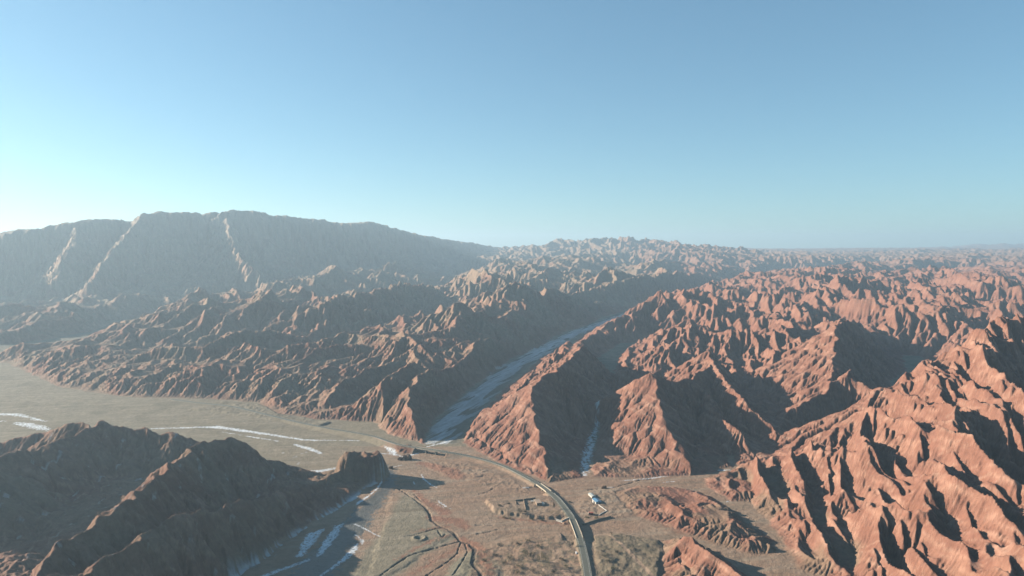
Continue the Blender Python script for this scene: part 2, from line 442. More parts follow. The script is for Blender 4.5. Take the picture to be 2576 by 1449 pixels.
# ------------------------------------------------------------------ the sheet of land: rows further apart with distance
TH = np.concatenate([np.arange(-56, -38, 0.16), np.arange(-38, 38, 0.052), np.arange(38, 56.1, 0.16)])
ds_ = [470.0]
while ds_[-1] < 1700: ds_.append(ds_[-1] * 1.0019)
while ds_[-1] < 16500: ds_.append(ds_[-1] * (1.0026))
while ds_[-1] < 24000: ds_.append(ds_[-1] * 1.03)
DS = np.array(ds_)
T, Dd = np.meshgrid(np.tan(np.radians(TH)), DS)
PX = (T * Dd).astype(F); PY = Dd.astype(F)
ny_, nx_ = PX.shape
print('sheet', PX.shape)
Z = height(PX, PY)
DF = np.zeros(PX.shape, F)
for g, lo, hi in ((NEAR, 0, 2400), (MID, 2400, 5650), (FAR, 5650, 1e9)):
    s = (PY >= lo) & (PY < hi)
    DF[s] = cubic(g, PX[s], PY[s], 'D')

def gradient(Z):
    zr = np.gradient(Z, axis=0); zc = np.gradient(Z, axis=1)
    dy_r = np.gradient(PY, axis=0); dx_r = np.gradient(PX, axis=0)
    dx_c = np.gradient(PX, axis=1)
    gx = zc / dx_c
    gy = (zr - gx * dx_r) / dy_r
    return gx, gy

def blur(a, n):
    for _ in range(n):
        b = a.copy(); b[1:-1] = (a[:-2] + 2 * a[1:-1] + a[2:]) / 4
        a = b.copy(); a[:, 1:-1] = (b[:, :-2] + 2 * b[:, 1:-1] + b[:, 2:]) / 4
    return a
def gullies(Z, lam, amp, mask, seed):
    gx, gy = gradient(blur(Z, 3))
    sl = np.hypot(gx, gy) + 1e-4
    s = mask > 0.01
    x = PX[s] / lam; y = PY[s] / lam
    ux = -gy[s] / sl[s]; uy = gx[s] / sl[s]
    ix = np.floor(x).astype(np.int64); iy = np.floor(y).astype(np.int64)
    c = np.zeros(x.shape, F); sn = np.zeros(x.shape, F)
    for i in (-1, 0, 1):
        for j in (-1, 0, 1):
            cx = ix + i; cy = iy + j
            ox = cx + 0.5 + 0.8 * (hash2(cx, cy, seed) - 0.5); oy = cy + 0.5 + 0.8 * (hash2(cx, cy, seed + 1) - 0.5)
            dx = (x - ox).astype(F); dy = (y - oy).astype(F)
            w = np.exp(-(dx * dx + dy * dy) * 2.2)
            ph = (dx * ux + dy * uy) * F(2 * math.pi) * 1.3
            c += w * np.cos(ph); sn += w * np.sin(ph)
    h = 1 - 2 * np.abs(np.arctan2(sn, c)) / F(math.pi)
    out = Z.copy()
    out[s] += h * lam * amp * np.clip(sl[s], 0, 1.1) * mask[s]
    return out
slope_m = sstep(2, 18, DF)
for lam, near_, far_, amp in ((60, 5400, 12000, .07), (24, 2400, 6000, 0.07), (9, 1300, 2300, 0.08), (5, 300, 1300, 0.05)):
    m = sstep(near_ * 0.85, near_ * 1.1, PY) * sstep(far_ * 1.2, far_ * 0.8, PY) * slope_m
    m = m * np.where((PX < -700) & (PY > 3800) & (Z > 300), 2.0, 1.0)
    Z = gullies(Z, lam, amp, m.astype(F), int(lam) * 7)
print('gullies', time.time() - _t)
# ------------------------------------------------------------------ valley floor: terraces, road bed, channels, ice
def strk(pts, x=None, y=None):
    """distance field (metres, negative inside) of a tapering stroke given by survey points (u, v, radius)"""
    return line_dist(PX[RW], PY[RW], rad(pts))
RW = slice(0, int(np.searchsorted(DS, 4800)))        # rows the valley floor can reach
X_, Y_, Z_ = PX[RW], PY[RW], Z[RW]
DFr = DF[RW]
inflr = sstep(3, -3, DFr)
zf_ = zfloor(X_, Y_)
nA = fbm(X_ / 40, Y_ / 40, 4, 101); nB = fbm(X_ / 9, Y_ / 9, 3, 103); nC = fbm(X_ / 120, Y_ / 120, 3, 105); nD = fbm(X_ / 3.5, Y_ / 3.5, 2, 107)
Z_ += inflr * (0.8 * nA + 0.35 * nB)

_bd = line_dist(X_, Y_, [(*pt(880, 1160, 1178)[:2], 19), (*pt(905, 1160, 1182)[:2], 22), (*pt(938, 1163, 1192)[:2], 17)]) + 8 * nA + 5 * nB
_bh = 34 + 9 * fbm(X_ / 16, Y_ / 16, 2, 401) + 2.5 * nB - .10 * (X_ + 235)
Z_[:] = np.maximum(Z_, np.where(_bd < 14, _bh * sstep(11, -5, _bd) ** .8 + 6 * sstep(14, 4, _bd), -99))
def terrace(pts, h, edge, rough, rs=9, hum=0.0, hs=24, seed=0):
    d = poly_dist(X_, Y_, [at(*p) for p in pts]) + 7 * nA + 5 * nB
    m = sstep(edge, -edge, d) * inflr
    hh = h + rough * nB * 2.5
    if hum: hh = hh + hum * (fbm(X_ / hs, Y_ / hs, 4, 200 + seed, .6) + .2 * ridged(X_ / hs, Y_ / hs, 2, 210 + seed)) * 1.3
    return m, hh
bush = np.zeros(X_.shape, F)
for pts, h, e, r_, hum, hs, sd_ in (
    ([(1222, 1263), (1300, 1251), (1395, 1252), (1440, 1300), (1400, 1308), (1330, 1303), (1268, 1298), (1240, 1284)], 4.5, 2.5, .35, 0, 24, 1),
    ([(1480, 1238), (1560, 1226), (1620, 1290), (1590, 1300), (1470, 1318), (1445, 1290)], 1.2, 6, .5, 0, 24, 2),
    ([(1120, 1470), (1180, 1392), (1250, 1372), (1330, 1350), (1440, 1344), (1500, 1470)], 2.2, 14, .25, 2.2, 34, 3),
    ([(1490, 1352), (1560, 1346), (1662, 1362), (1672, 1480), (1500, 1480)], 3.0, 10, .2, 3.6, 40, 4),
    ([(1075, 1160), (1180, 1165), (1260, 1195), (1345, 1225), (1320, 1238), (1240, 1232), (1150, 1205), (1090, 1185)], 0.8, 8, .35, 1.8, 28, 5),
    ([(985, 1250), (1040, 1252), (1080, 1300), (1140, 1345), (1080, 1380), (960, 1460), (930, 1460), (960, 1340)], 1.0, 4, .1, 0, 24, 6),
    ([(560, 1010), (650, 1018), (760, 1050), (830, 1064), (800, 1074), (640, 1050), (480, 1030)], 2.5, 5, .5, 2, 40, 7)):
    m, hh = terrace(pts, h, e, r_, 9, hum, hs, sd_)
    Z_[:] = Z_ * (1 - m) + (zf_ + hh) * m
    if hum > 2: bush = np.maximum(bush, m)
m_t3 = terrace([(1490, 1352), (1560, 1346), (1662, 1362), (1672, 1480), (1500, 1480)], 0, 6, 0)[0]

# road line (world points with deck height)
ROAD_UV = [(430, 1004, 5), (500, 1013, 5), (586, 1023, 5), (664, 1041, 5), (742, 1060, 5), (820, 1076, 6), (880, 1086, 7), (938, 1097, 8), (1000, 1117, 8), (1050, 1126, 8), (1110, 1135, 8), (1150, 1141, 6.5),
           (1180, 1147, 5), (1225, 1158, 4), (1272, 1174, 3.5), (1320, 1198, 3.6), (1361, 1222, 4.4), (1398, 1252, 4.2), (1424, 1283, 5), (1440, 1307, 6), (1452, 1336, 6), (1461, 1363, 5), (1470, 1402, 4.4), (1477, 1442, 4.2), (1482, 1492, 4.2), (1486, 1562, 4.2), (1488, 1642, 4.2)]
def catmull(ps, step):
    ps = [np.array(p, float) for p in ps]; out = []
    ps = [2 * ps[0] - ps[1]] + ps + [2 * ps[-1] - ps[-2]]
    for i in range(1, len(ps) - 2):
        n = max(2, int(np.linalg.norm(ps[i + 1] - ps[i]) / step))
        for k in range(n):
            t = k / n; a, b, c, d = ps[i - 1:i + 3]
            out.append(0.5 * (2 * b + (c - a) * t + (2 * a - 5 * b + 4 * c - d) * t * t + (3 * b - a - 3 * c + d) * t ** 3))
    out.append(ps[-2]); return out
ROADW = catmull([(*at(u, v, z), z) for u, v, z in ROAD_UV], 9)
BRIDGES = [((1048, 1126), (1128, 1138)), ((1352, 1215), (1380, 1236)), ((1440, 1306), (1456, 1347))]
def bridge_range(i):
    (u0, v0), (u1, v1) = BRIDGES[i]
    z = 8 if i == 0 else 6.5 if i == 1 else 7.5
    a = np.array(at(u0, v0, z)); b = np.array(at(u1, v1, z))
    P = np.array([p[:2] for p in ROADW])
    return int(np.argmin(((P - a) ** 2).sum(1))), int(np.argmin(((P - b) ** 2).sum(1)))
BR = [bridge_range(i) for i in range(3)]
rd = np.full(X_.shape, 1e6, F); rz = np.zeros(X_.shape, F); rbr = np.zeros(X_.shape, bool)
for k in range(len(ROADW) - 1):
    a, b = ROADW[k], ROADW[k + 1]
    sel = (X_ > min(a[0], b[0]) - 60) & (X_ < max(a[0], b[0]) + 60) & (Y_ > min(a[1], b[1]) - 60) & (Y_ < max(a[1], b[1]) + 60)
    if not sel.any(): continue
    d, t = seg_dist(X_[sel], Y_[sel], a, b)
    c = d < rd[sel]
    v = rd[sel]; v[c] = d[c]; rd[sel] = v
    v = rz[sel]; v[c] = (a[2] + t * (b[2] - a[2]))[c]; rz[sel] = v
    v = rbr[sel]; v[c] = any(i0 <= k < i1 for i0, i1 in BR); rbr[sel] = v
bank = rz - 0.25 - np.maximum(rd - 5.6, 0) * 0.6
on = ~rbr & (rd < 40)
Z_[on] = np.maximum(Z_[on], bank[on])
cut = rz - 0.25 + np.maximum(rd - 7, 0) * 1.1
Z_[on] = np.minimum(Z_[on], cut[on])
ub = rbr & (rd < 22)
Z_[ub] = np.minimum(Z_[ub], (zf_ + 0.2 + 0.3 * nB)[ub])

# painted-on-the-ground materials: every mask is a real patch of ice, water, mud, soil or track
def mask(pts, soft=1.0, wob=3.0, big=0.0):
    d = strk(pts) + wob * (nB + .8 * nD) * 1.5 + big * nA
    return sstep(soft, -soft, d).astype(F)
ice = np.zeros(X_.shape, F); wet = np.zeros(X_.shape, F); creek = np.zeros(X_.shape, F); redsoil = np.zeros(X_.shape, F); grey = np.zeros(X_.shape, F); track = np.zeros(X_.shape, F)
# river under the dark ridge
wet = np.maximum(wet, mask([(962, 1168, 4), (985, 1190, 7), (975, 1222, 11), (940, 1262, 15), (900, 1310, 19), (855, 1365, 23), (790, 1440, 28), (720, 1530, 32)], 5, 9, 9))
for p, wob in (([(862, 1318, 1), (850, 1325, 5), (838, 1345, 6.5), (815, 1378, 6), (800, 1398, 2)], 1.5),
               ([(815, 1332, 3), (790, 1345, 9), (772, 1370, 8), (754, 1398, 3)], 2), ([(899, 1368, 1), (888, 1385, 5), (865, 1408, 5), (830, 1432, 2.5), (790, 1462, 1)], 1.5),
               ([(893, 1345, .7), (905, 1354, 1), (911, 1362, 3), (912, 1370, 1)], .8), ([(775, 1408, 1.6), (740, 1422, 2.6), (700, 1436, 3), (650, 1455, 4)], 2),
               ([(963, 1205, .6), (950, 1228, 1.6), (930, 1246, 2), (905, 1262, 3), (895, 1272, 1)], 1.2), ([(893, 1318, .5), (915, 1328, .8), (940, 1343, .9), (955, 1350, .6)], .6),
               ([(1060, 1194, 1), (1066, 1205, 1.8), (1080, 1216, 1), (1098, 1226, .6)], .6), ([(1040, 1212, .8), (1043, 1218, .9)], .3),
               ([(981, 1176, 1), (1011, 1170, .7)], .4), ([(958, 1172, .8), (968, 1184, 1.8), (974, 1190, .8)], .6),
               ([(1103, 1260, .8), (1112, 1268, 2.2), (1124, 1276, 1.2), (1133, 1279, .5)], 1.2), ([(1100, 1270, .6), (1116, 1277, .8)], .5),
               ([(969, 1124, 2), (985, 1131, 9), (992, 1143, 5), (1012, 1149, 3), (1041, 1143, 2), (1067, 1136, 1)], 2), ([(955, 1140, 2), (985, 1143, 2)], 1.5),
               ([(1072, 1124, 1), (1096, 1118, 2), (1120, 1113, 4), (1130, 1110, 1)], 1),
               ([(380, 1078, 2), (461, 1076, 4), (547, 1074, 8), (664, 1091, 6), (766, 1107, 5), (830, 1108, 2.5), (899, 1108, 2)], 2.4),
               ([(742, 1118, 3), (775, 1128, 6), (805, 1140, 5)], 1.5), ([(560, 1087, 1), (640, 1100, 2), (700, 1110, 1)], 2), ([(765, 1186, 2), (800, 1185, 6), (842, 1178, 4)], 2),
               ([(-30, 1040, 6), (40, 1043, 10), (80, 1052, 6), (115, 1060, 3)], 4), ([(-20, 1058, 3), (10, 1060, 2)], 3), ([(40, 1064, 6), (65, 1068, 13), (105, 1077, 11), (120, 1080, 4)], 5), ([(120, 1085, 1), (200, 1090, 1.5)], 2),
               ([(1560, 1210, .7), (1640, 1203, 1.4), (1700, 1194, 2.6), (1760, 1186, 2.8), (1835, 1182, 2)], .8), ([(1668, 1213, .8), (1696, 1211, .9)], .3),
               ([(1742, 1349, .3), (1800, 1262, .2)], 0), ([(1828, 1262, .8), (1860, 1256, 1.4), (1885, 1256, 1)], .5),
               ([(1316, 1229, 1), (1330, 1228, 1)], .2), ([(1462, 1300, .1), (1463, 1300, .1)], 0), ([(1530, 1226, .9), (1543, 1225, .9)], .2), ([(1293, 1325, .2), (1294, 1325, .6)], 0)):
    if len(p) == 2 and wob == 0: continue
    ice = np.maximum(ice, mask(p, .8, wob * 1.6 + .8, wob * 1.3) * sstep(-.55, .0, nD + .6 * nB))
ice *= sstep(3.5, 1.5, Z_ - zf_) * inflr
wet *= sstep(3.5, 1.5, Z_ - zf_)
# small frozen streams in the shaded gullies
gul = mask([(1468, 1196, 3), (1474, 1160, 8), (1482, 1125, 7), (1495, 1090, 5), (1505, 1060, 2)], 2.5, 5) * sstep(-.25, .1, fbm(X_ / 7, Y_ / 12, 3, 140))
# ice sheets on the gorge floor: long bands that follow the valley
gd = line_dist(X_, Y_, GORGE)
ga = np.zeros(X_.shape, F)
gl = rad([(1098, 1116, 18), (1120, 1070, 26), (1180, 1012, 30), (1262, 940, 30), (1350, 888, 34), (1430, 845, 30), (1500, 818, 26), (1600, 781, 20), (1740, 747, 20)])
gdl = line_dist(X_, Y_, gl)
band = fbm((X_ * .93 - Y_ * .37) / 16, (X_ * .37 + Y_ * .93) / 130, 4, 150)
gi = sstep(8, -10, gdl + 70 * band) * sstep(2, -6, gd) * (Y_ > 1395)
snow_a = sstep(.0, .35, fbm(X_ / 20, Y_ / 40, 4, 152) + .1) * sstep(10, -25, gd)
ice_g = np.clip(gi * (.55 + .6 * band), 0, 1) * .75
# snow streaks on the shaded foot of the near ridge
sx_ = fbm((X_ * .8 + Y_ * .6) / 5, (X_ * .6 - Y_ * .8) / 40, 3, 160)
foot = line_dist(X_, Y_, rad([(1000, 1180, 4), (960, 1205, 8), (880, 1262, 14), (820, 1300, 16), (740, 1365, 22), (690, 1400, 22), (620, 1450, 24)]))
snow = sstep(5, -12, foot) * sstep(-.15, .2, sx_ + .9 * fbm(X_ / 45, Y_ / 45, 2, 162)) * (DFr > -4)
snow = np.maximum(snow, .55 * sstep(.32, .5, fbm(X_ / 14, Y_ / 30, 4, 165)) * sstep(-250, -420, X_) * (Y_ < 1350))
# dark creeks and cracks
for p in ([(1000, 1228, .8), (1031, 1248, 1), (1050, 1262, 1.2), (1068, 1275, 1.8), (1080, 1292, 1.8), (1085, 1310, 2.2), (1100, 1322, 1.6), (1120, 1330, 1.3), (1140, 1338, 1.6), (1150, 1352, 1.8), (1157, 1362, 2)],
          [(1157, 1362, 1.5), (1120, 1372, .9), (1086, 1382, .9), (1050, 1392, .9), (1025, 1402, .9), (990, 1425, .9), (950, 1455, .8)],
          [(1157, 1362, 2), (1180, 1368, 2), (1195, 1382, 3), (1192, 1400, 2.4), (1188, 1420, 2.2), (1205, 1445, 2), (1225, 1480, 2)],
          [(1112, 1328, .8), (1080, 1336, .6), (1040, 1348, .6), (1010, 1352, .4)], [(1100, 1334, .6), (1112, 1352, .8), (1120, 1345, .5)], [(1128, 1336, .6), (1148, 1352, .7)],
          [(1170, 1368, .5), (1176, 1390, .8), (1160, 1420, .8), (1140, 1449, .8)], [(1160, 1362, .6), (1150, 1392, .7), (1125, 1415, .7), (1070, 1450, .7)],
          [(1470, 1234, .6), (1500, 1230, .5), (1536, 1229, .6), (1560, 1222, .8), (1585, 1215, .9), (1610, 1208, .7), (1640, 1205, .5)],
          [(1310, 1238, .1), (1330, 1240, .1)], [(1195, 1320, .5), (1240, 1322, .4)], [(1188, 1345, .4), (1230, 1338, .6), (1260, 1330, .3)], [(1200, 1342, .5), (1216, 1341, .5)], [(1240, 1230, .5), (1225, 1238, .6), (1195, 1245, .3)],
          [(1040, 1240, .4), (1060, 1262, .5)]):
    creek = np.maximum(creek, mask(p, .8, 1.0))
for p in ([(1085, 1303, 8), (1150, 1312, 12), (1170, 1325, 8)], [(1160, 1355, 6), (1190, 1372, 10), (1215, 1400, 8), (1235, 1449, 5)], [(1040, 1232, 4), (1070, 1262, 6), (1120, 1290, 10)],
          [(1140, 1345, 2), (1090, 1360, 2.4), (1040, 1385, 2.2), (1000, 1410, 1.5)], [(1130, 1325, 2), (1090, 1330, 2.2), (1040, 1340, 1)], [(1165, 1375, 2), (1120, 1395, 3), (1070, 1425, 3), (1020, 1455, 2)],
          [(1060, 1165, 8), (1130, 1185, 16), (1150, 1200, 14)], [(1405, 1258, 4), (1420, 1275, 4), (1430, 1295, 3)], [(1250, 1300, 2), (1350, 1312, 3), (1420, 1318, 3)], [(1640, 1300, 5), (1720, 1345, 3)]):
    redsoil = np.maximum(redsoil, mask(p, 5, 5))
greens = [(1010, 1245), (1060, 1262), (1085, 1318), (1150, 1352), (1060, 1400), (960, 1480), (860, 1480), (960, 1330)]
grey = sstep(6, -6, poly_dist(X_, Y_, [at(*p) for p in greens]) + 8 * nA) * .9
grey = np.maximum(grey, mask([(1195, 1395, 10), (1165, 1420, 14), (1150, 1460, 16)], 4, 5))
grey = np.maximum(grey, mask([(1215, 1390, 4), (1235, 1420, 6), (1260, 1460, 8)], 4, 5) * .7)
grey = np.maximum(grey, sstep(-150, -420, X_) * (Y_ > 1230) * inflr * .8)
grey = np.maximum(grey, inflr * (Y_ > 1380) * .85)
for p in ([(1595, 1306, 1.4), (1638, 1325, 1.6), (1689, 1346, 1.6), (1722, 1356, 1.6), (1760, 1372, 1.4)], [(1519, 1340, 1), (1537, 1355, 2), (1578, 1392, 2.6), (1610, 1422, 2.6), (1650, 1465, 2.6)], [(1170, 1157, .8), (1250, 1180, .9), (1330, 1216, .9)],
          [(1255, 1253, .4), (1262, 1262, .3)]):
    track = np.maximum(track, mask(p, .7, .5))
Z_ -= creek * inflr * 1.6
_mx, _my = at(1055, 1356); _rr = np.hypot(X_ - _mx, Y_ - _my)
Z_ += 1.8 * np.exp(-((_rr - 8) / 2.4) ** 2) - 1.2 * np.exp(-(_rr / 4) ** 2)
isl = (DFr > 0).astype(F)
bed = fbm((Z * .8 + .45 * PX + .1 * PY) / 7, (PY + .3 * Z) / 70, 3, 74)       # thin tilted beds in the rock
bed2 = fbm((Z * .5 + .7 * PX + .3 * PY) / 3.4, (PY - .4 * PX + .3 * Z) / 34, 3, 77)
Z += (1.5 * bed + .8 * bed2) * slope_m * sstep(2400, 1400, PY)
# ------------------------------------------------------------------ colour of the ground
GX, GY = gradient(Z)
SL = np.hypot(GX, GY)
def mixc(a, b, t):
    return a * (1 - t[..., None]) + b * t[..., None]
C_RED = np.array([.205, .098, .068]); C_RED2 = np.array([.255, .135, .095]); C_TAN = np.array([.225, .16, .11]); C_OLV = np.array([.14, .125, .085])
C_FLR = np.array([.262, .188, .134]); C_GRY = np.array([.16, .145, .115]); C_WALL = np.array([.20, .165, .13])
n1 = fbm(PX / 160, PY / 160, 4, 61); n2 = fbm(PX / 25, PY / 25, 3, 65)
strat = fbm((Z + 0.35 * PX) / 26, (PY + PX) / 600, 3, 70)
colr = np.broadcast_to(C_RED, PX.shape + (3,)).astype(F)
colr = mixc(colr, C_RED2, sstep(-.2, .5, strat + .5 * n2))
colr = mixc(colr, np.array([.34, .20, .145]), sstep(.16, .42, bed) * .7 * sstep(3500, 1500, PY))
colr = mixc(colr, np.array([.33, .205, .15]), sstep(.2, .42, bed2) * .7 * sstep(2200, 1300, PY))
colr = mixc(colr, np.array([.17, .08, .058]), sstep(-.1, -.4, bed) * .6 * sstep(3500, 1500, PY))
gx_ = np.interp(PY, [1400, 2000, 3500, 6000], [-120, -50, 430, 1600])
west = sstep(40, -200, PX - gx_)
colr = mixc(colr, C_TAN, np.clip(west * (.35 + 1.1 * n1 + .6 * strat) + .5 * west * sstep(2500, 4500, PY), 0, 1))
colr = mixc(colr, C_OLV, np.clip(west * sstep(.8, .2, SL) * .4 * sstep(1400, 1700, PY), 0, 1))
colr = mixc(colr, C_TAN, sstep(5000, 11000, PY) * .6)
wall_m = sstep(0, 400, Z - 330) * west * sstep(3800, 4600, PY)
colr = mixc(colr, C_WALL, wall_m)
fl = sstep(6, -4, DF + 5 * n2)
colr = mixc(colr, C_FLR, fl)
# valley floor soils
cr = colr[RW]
C_GREYG = np.array([.20, .18, .13]); C_RSOIL = np.array([.24, .12, .08]); C_ICE = np.array([.60, .64, .67]); C_MUD = np.array([.05, .047, .042]); C_WET = np.array([.085, .10, .10])
inf3 = np.clip(inflr + bush, 0, 1)
lowhill = sstep(1400, 1150, Y_) * (X_ > 60) * sstep(24, 10, Z_ - zf_) * (1 - inflr)
cr = mixc(cr, C_TAN * .85, np.clip(lowhill * (X_ < 480) * sstep(-.05, .3, nC + .5 * nA + .05) * .8, 0, 1))
cr = mixc(cr, C_FLR * (1.02), inflr * sstep(-.3, .3, nC) * .6)
cr = mixc(cr, np.array([.255, .165, .112]), inflr * sstep(-.2, .3, -nC + .4 * nA) * .7 * (Y_ < 1380))
cr = mixc(cr, C_GREYG, grey * inflr)
_st = fbm((X_ + .25 * Y_) / 170, (Y_ - .2 * X_) / 16, 4, 171); _st2 = fbm((X_ * .94 + Y_ * .34) / 60, (Y_ * .94 - X_ * .34) / 6, 3, 173)
cr = mixc(cr, np.array([.29, .25, .19]), inflr * (1 - bush) * sstep(.12, .35, _st) * .35)
cr = mixc(cr, np.array([.14, .12, .085]), inflr * (1 - bush) * sstep(-.12, -.4, _st) * .35)
cr = mixc(cr, np.array([.15, .115, .08]), inflr * (1 - bush) * sstep(.22, .4, _st2) * .35)
cr = mixc(cr, np.array([.13, .115, .08]), inflr * (Y_ > 1450) * sstep(.1, .4, nC) * .5)
cr = mixc(cr, np.array([.13, .12, .09]), inflr * (X_ < -900) * sstep(2300, 2500, Y_))
cr = mixc(cr, C_RSOIL, redsoil * inflr * .8)
cr = mixc(cr, C_OLV * .95, bush * sstep(-.2, .4, nB + .5 * nA) * .6)
cr = mixc(cr, np.array([.07, .062, .045]), bush * sstep(.2, .45, nD * .6 + nB * .7) * .6)
cr = mixc(cr, C_OLV * .9, m_t3 * .6)
cr = mixc(cr, np.array([.20, .135, .095]), bush * sstep(.1, .4, nC + .5 * nA) * .6 * (1 - m_t3))
cr = mixc(cr, C_FLR * 1.1, track)
cr = mixc(cr, C_MUD, creek * .85)
wetc = np.clip(wet * inflr * .85, 0, 1)
cr = mixc(cr, C_WET, wetc)
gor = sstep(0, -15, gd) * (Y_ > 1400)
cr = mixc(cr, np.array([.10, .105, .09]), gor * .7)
cr = mixc(cr, C_ICE * 1.1, np.clip(ice_g * 1.25, 0, 1))
cr = mixc(cr, C_ICE, np.clip(np.maximum(ice, gul * .8), 0, 1))
cr = mixc(cr, C_ICE * .75, np.clip(snow * .85, 0, 1))
asp = sstep(7.5, 5.5, rd) * (~rbr) * 1.0
cr = mixc(cr, C_GREYG * 1.05, asp * .8)
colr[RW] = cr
ICEM = np.zeros(PX.shape, F); ICEM[RW] = np.maximum(ice, np.maximum(ice_g, gul))
WETM = np.zeros(PX.shape, F); WETM[RW] = wetc * (1 - np.clip(ice, 0, 1))
colr = colr * (1 + 0.18 * n2[..., None])
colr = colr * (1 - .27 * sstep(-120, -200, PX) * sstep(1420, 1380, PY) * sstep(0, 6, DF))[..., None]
colr = np.clip(colr, 0.01, 0.9)

# ------------------------------------------------------------------ materials and mesh objects
def land_material(name):
    m = bpy.data.materials.new(name); m.use_nodes = True
    nt = m.node_tree; b = nt.nodes['Principled BSDF']
    b.inputs['Roughness'].default_value = 0.95
    b.inputs['Specular IOR Level'].default_value = 0.15
    a = nt.nodes.new('ShaderNodeAttribute'); a.attribute_name = 'ground_colour'
    tc = nt.nodes.new('ShaderNodeTexCoord')
    n = nt.nodes.new('ShaderNodeTexNoise'); n.inputs['Scale'].default_value = 0.12; n.inputs['Detail'].default_value = 8; n.inputs['Roughness'].default_value = .7
    nt.links.new(tc.outputs['Object'], n.inputs['Vector'])
    mp = nt.nodes.new('ShaderNodeMapRange'); mp.inputs[1].default_value = .3; mp.inputs[2].default_value = .7; mp.inputs[3].default_value = .78; mp.inputs[4].default_value = 1.2
    nt.links.new(n.outputs[0], mp.inputs[0])
    mx = nt.nodes.new('ShaderNodeVectorMath'); mx.operation = 'SCALE'
    nt.links.new(a.outputs['Color'], mx.inputs[0]); nt.links.new(mp.outputs[0], mx.inputs['Scale'])
    nt.links.new(mx.outputs[0], b.inputs['Base Color'])
    rr = nt.nodes.new('ShaderNodeMapRange'); rr.inputs[3].default_value = .95; rr.inputs[4].default_value = .35
    nt.links.new(a.outputs['Alpha'], rr.inputs[0]); nt.links.new(rr.outputs[0], b.inputs['Roughness'])
    bp = nt.nodes.new('ShaderNodeBump'); bp.inputs['Strength'].default_value = .9; bp.inputs['Distance'].default_value = 2.2
    n2_ = nt.nodes.new('ShaderNodeTexNoise'); n2_.inputs['Scale'].default_value = 0.5; n2_.inputs['Detail'].default_value = 5
    nt.links.new(tc.outputs['Object'], n2_.inputs['Vector'])
    ad = nt.nodes.new('ShaderNodeMath'); ad.operation = 'MULTIPLY_ADD'; ad.inputs[1].default_value = .35
    nt.links.new(n2_.outputs[0], ad.inputs[0]); nt.links.new(n.outputs[0], ad.inputs[2])
    nt.links.new(ad.outputs[0], bp.inputs['Height']); nt.links.new(bp.outputs[0], b.inputs['Normal'])
    return m
MAT_LAND = land_material('land')

def build_sheet(name, sel, mat):
    """sel: boolean per quad"""
    q = np.nonzero(sel.ravel())[0]
    i = q // (nx_ - 1); j = q % (nx_ - 1)
    v0 = i * nx_ + j
    quads = np.stack([v0, v0 + 1, v0 + nx_ + 1, v0 + nx_], 1)
    used = np.unique(quads)
    remap = np.zeros(nx_ * ny_, np.int32); remap[used] = np.arange(len(used))
    quads = remap[quads].astype(np.int32)
    me = bpy.data.meshes.new(name)
    me.vertices.add(len(used))
    co = np.stack([PX.ravel()[used], PY.ravel()[used], Z.ravel()[used]], 1).astype(F)
    me.vertices.foreach_set('co', co.ravel())
    me.loops.add(len(quads) * 4); me.loops.foreach_set('vertex_index', quads.ravel())
    me.polygons.add(len(quads))
    me.polygons.foreach_set('loop_start', (np.arange(len(quads)) * 4).astype(np.int32))
    me.polygons.foreach_set('use_smooth', np.ones(len(quads), bool))
    at_ = me.attributes.new('ground_colour', 'FLOAT_COLOR', 'POINT')
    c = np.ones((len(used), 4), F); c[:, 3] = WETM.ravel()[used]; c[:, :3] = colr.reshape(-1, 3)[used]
    at_.data.foreach_set('color', c.ravel())
    me.update()
    me.materials.append(mat)
    o = bpy.data.objects.new(name, me); col.objects.link(o)
    o['kind'] = 'structure'
    return o
qf = lambda a: (a[:-1, :-1] + a[1:, 1:]) * 0.5
is_floor = qf(DF) < 0
is_wall = (qf(wall_m) > 0.3)
is_ice = (qf(ICEM) > .45) & is_floor; is_wet = (qf(WETM) > .45) & is_floor & ~is_ice
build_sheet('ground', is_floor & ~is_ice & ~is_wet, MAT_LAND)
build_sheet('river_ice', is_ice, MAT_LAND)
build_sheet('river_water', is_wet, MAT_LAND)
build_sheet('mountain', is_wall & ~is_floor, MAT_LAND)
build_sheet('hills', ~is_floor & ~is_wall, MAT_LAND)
print('mesh', time.time() - _t)
#@@OBJECTS
def simple_mat(name, c, rough=.85, noise=.0, scale=1.0):
    m = bpy.data.materials.new(name); m.use_nodes = True
    nt = m.node_tree; b = nt.nodes['Principled BSDF']
    b.inputs['Base Color'].default_value = (*c, 1); b.inputs['Roughness'].default_value = rough
    b.inputs['Specular IOR Level'].default_value = .25
    if noise:
        tc = nt.nodes.new('ShaderNodeTexCoord'); n = nt.nodes.new('ShaderNodeTexNoise'); n.inputs['Scale'].default_value = scale; n.inputs['Detail'].default_value = 6
        nt.links.new(tc.outputs['Object'], n.inputs['Vector'])
        mp = nt.nodes.new('ShaderNodeMapRange'); mp.inputs[1].default_value = .3; mp.inputs[2].default_value = .7; mp.inputs[3].default_value = 1 - noise; mp.inputs[4].default_value = 1 + noise
        nt.links.new(n.outputs[0], mp.inputs[0])
        mx = nt.nodes.new('ShaderNodeVectorMath'); mx.operation = 'SCALE'; mx.inputs[0].default_value = c
        nt.links.new(mp.outputs[0], mx.inputs['Scale']); nt.links.new(mx.outputs[0], b.inputs['Base Color'])
    return m
M_ASPH = simple_mat('asphalt', (.105, .11, .09), .8, .14, .25)
M_LINE = simple_mat('road_paint', (.55, .55, .5), .6, .2, .6)
M_CONC = simple_mat('concrete', (.42, .37, .29), .8, .12, .5)
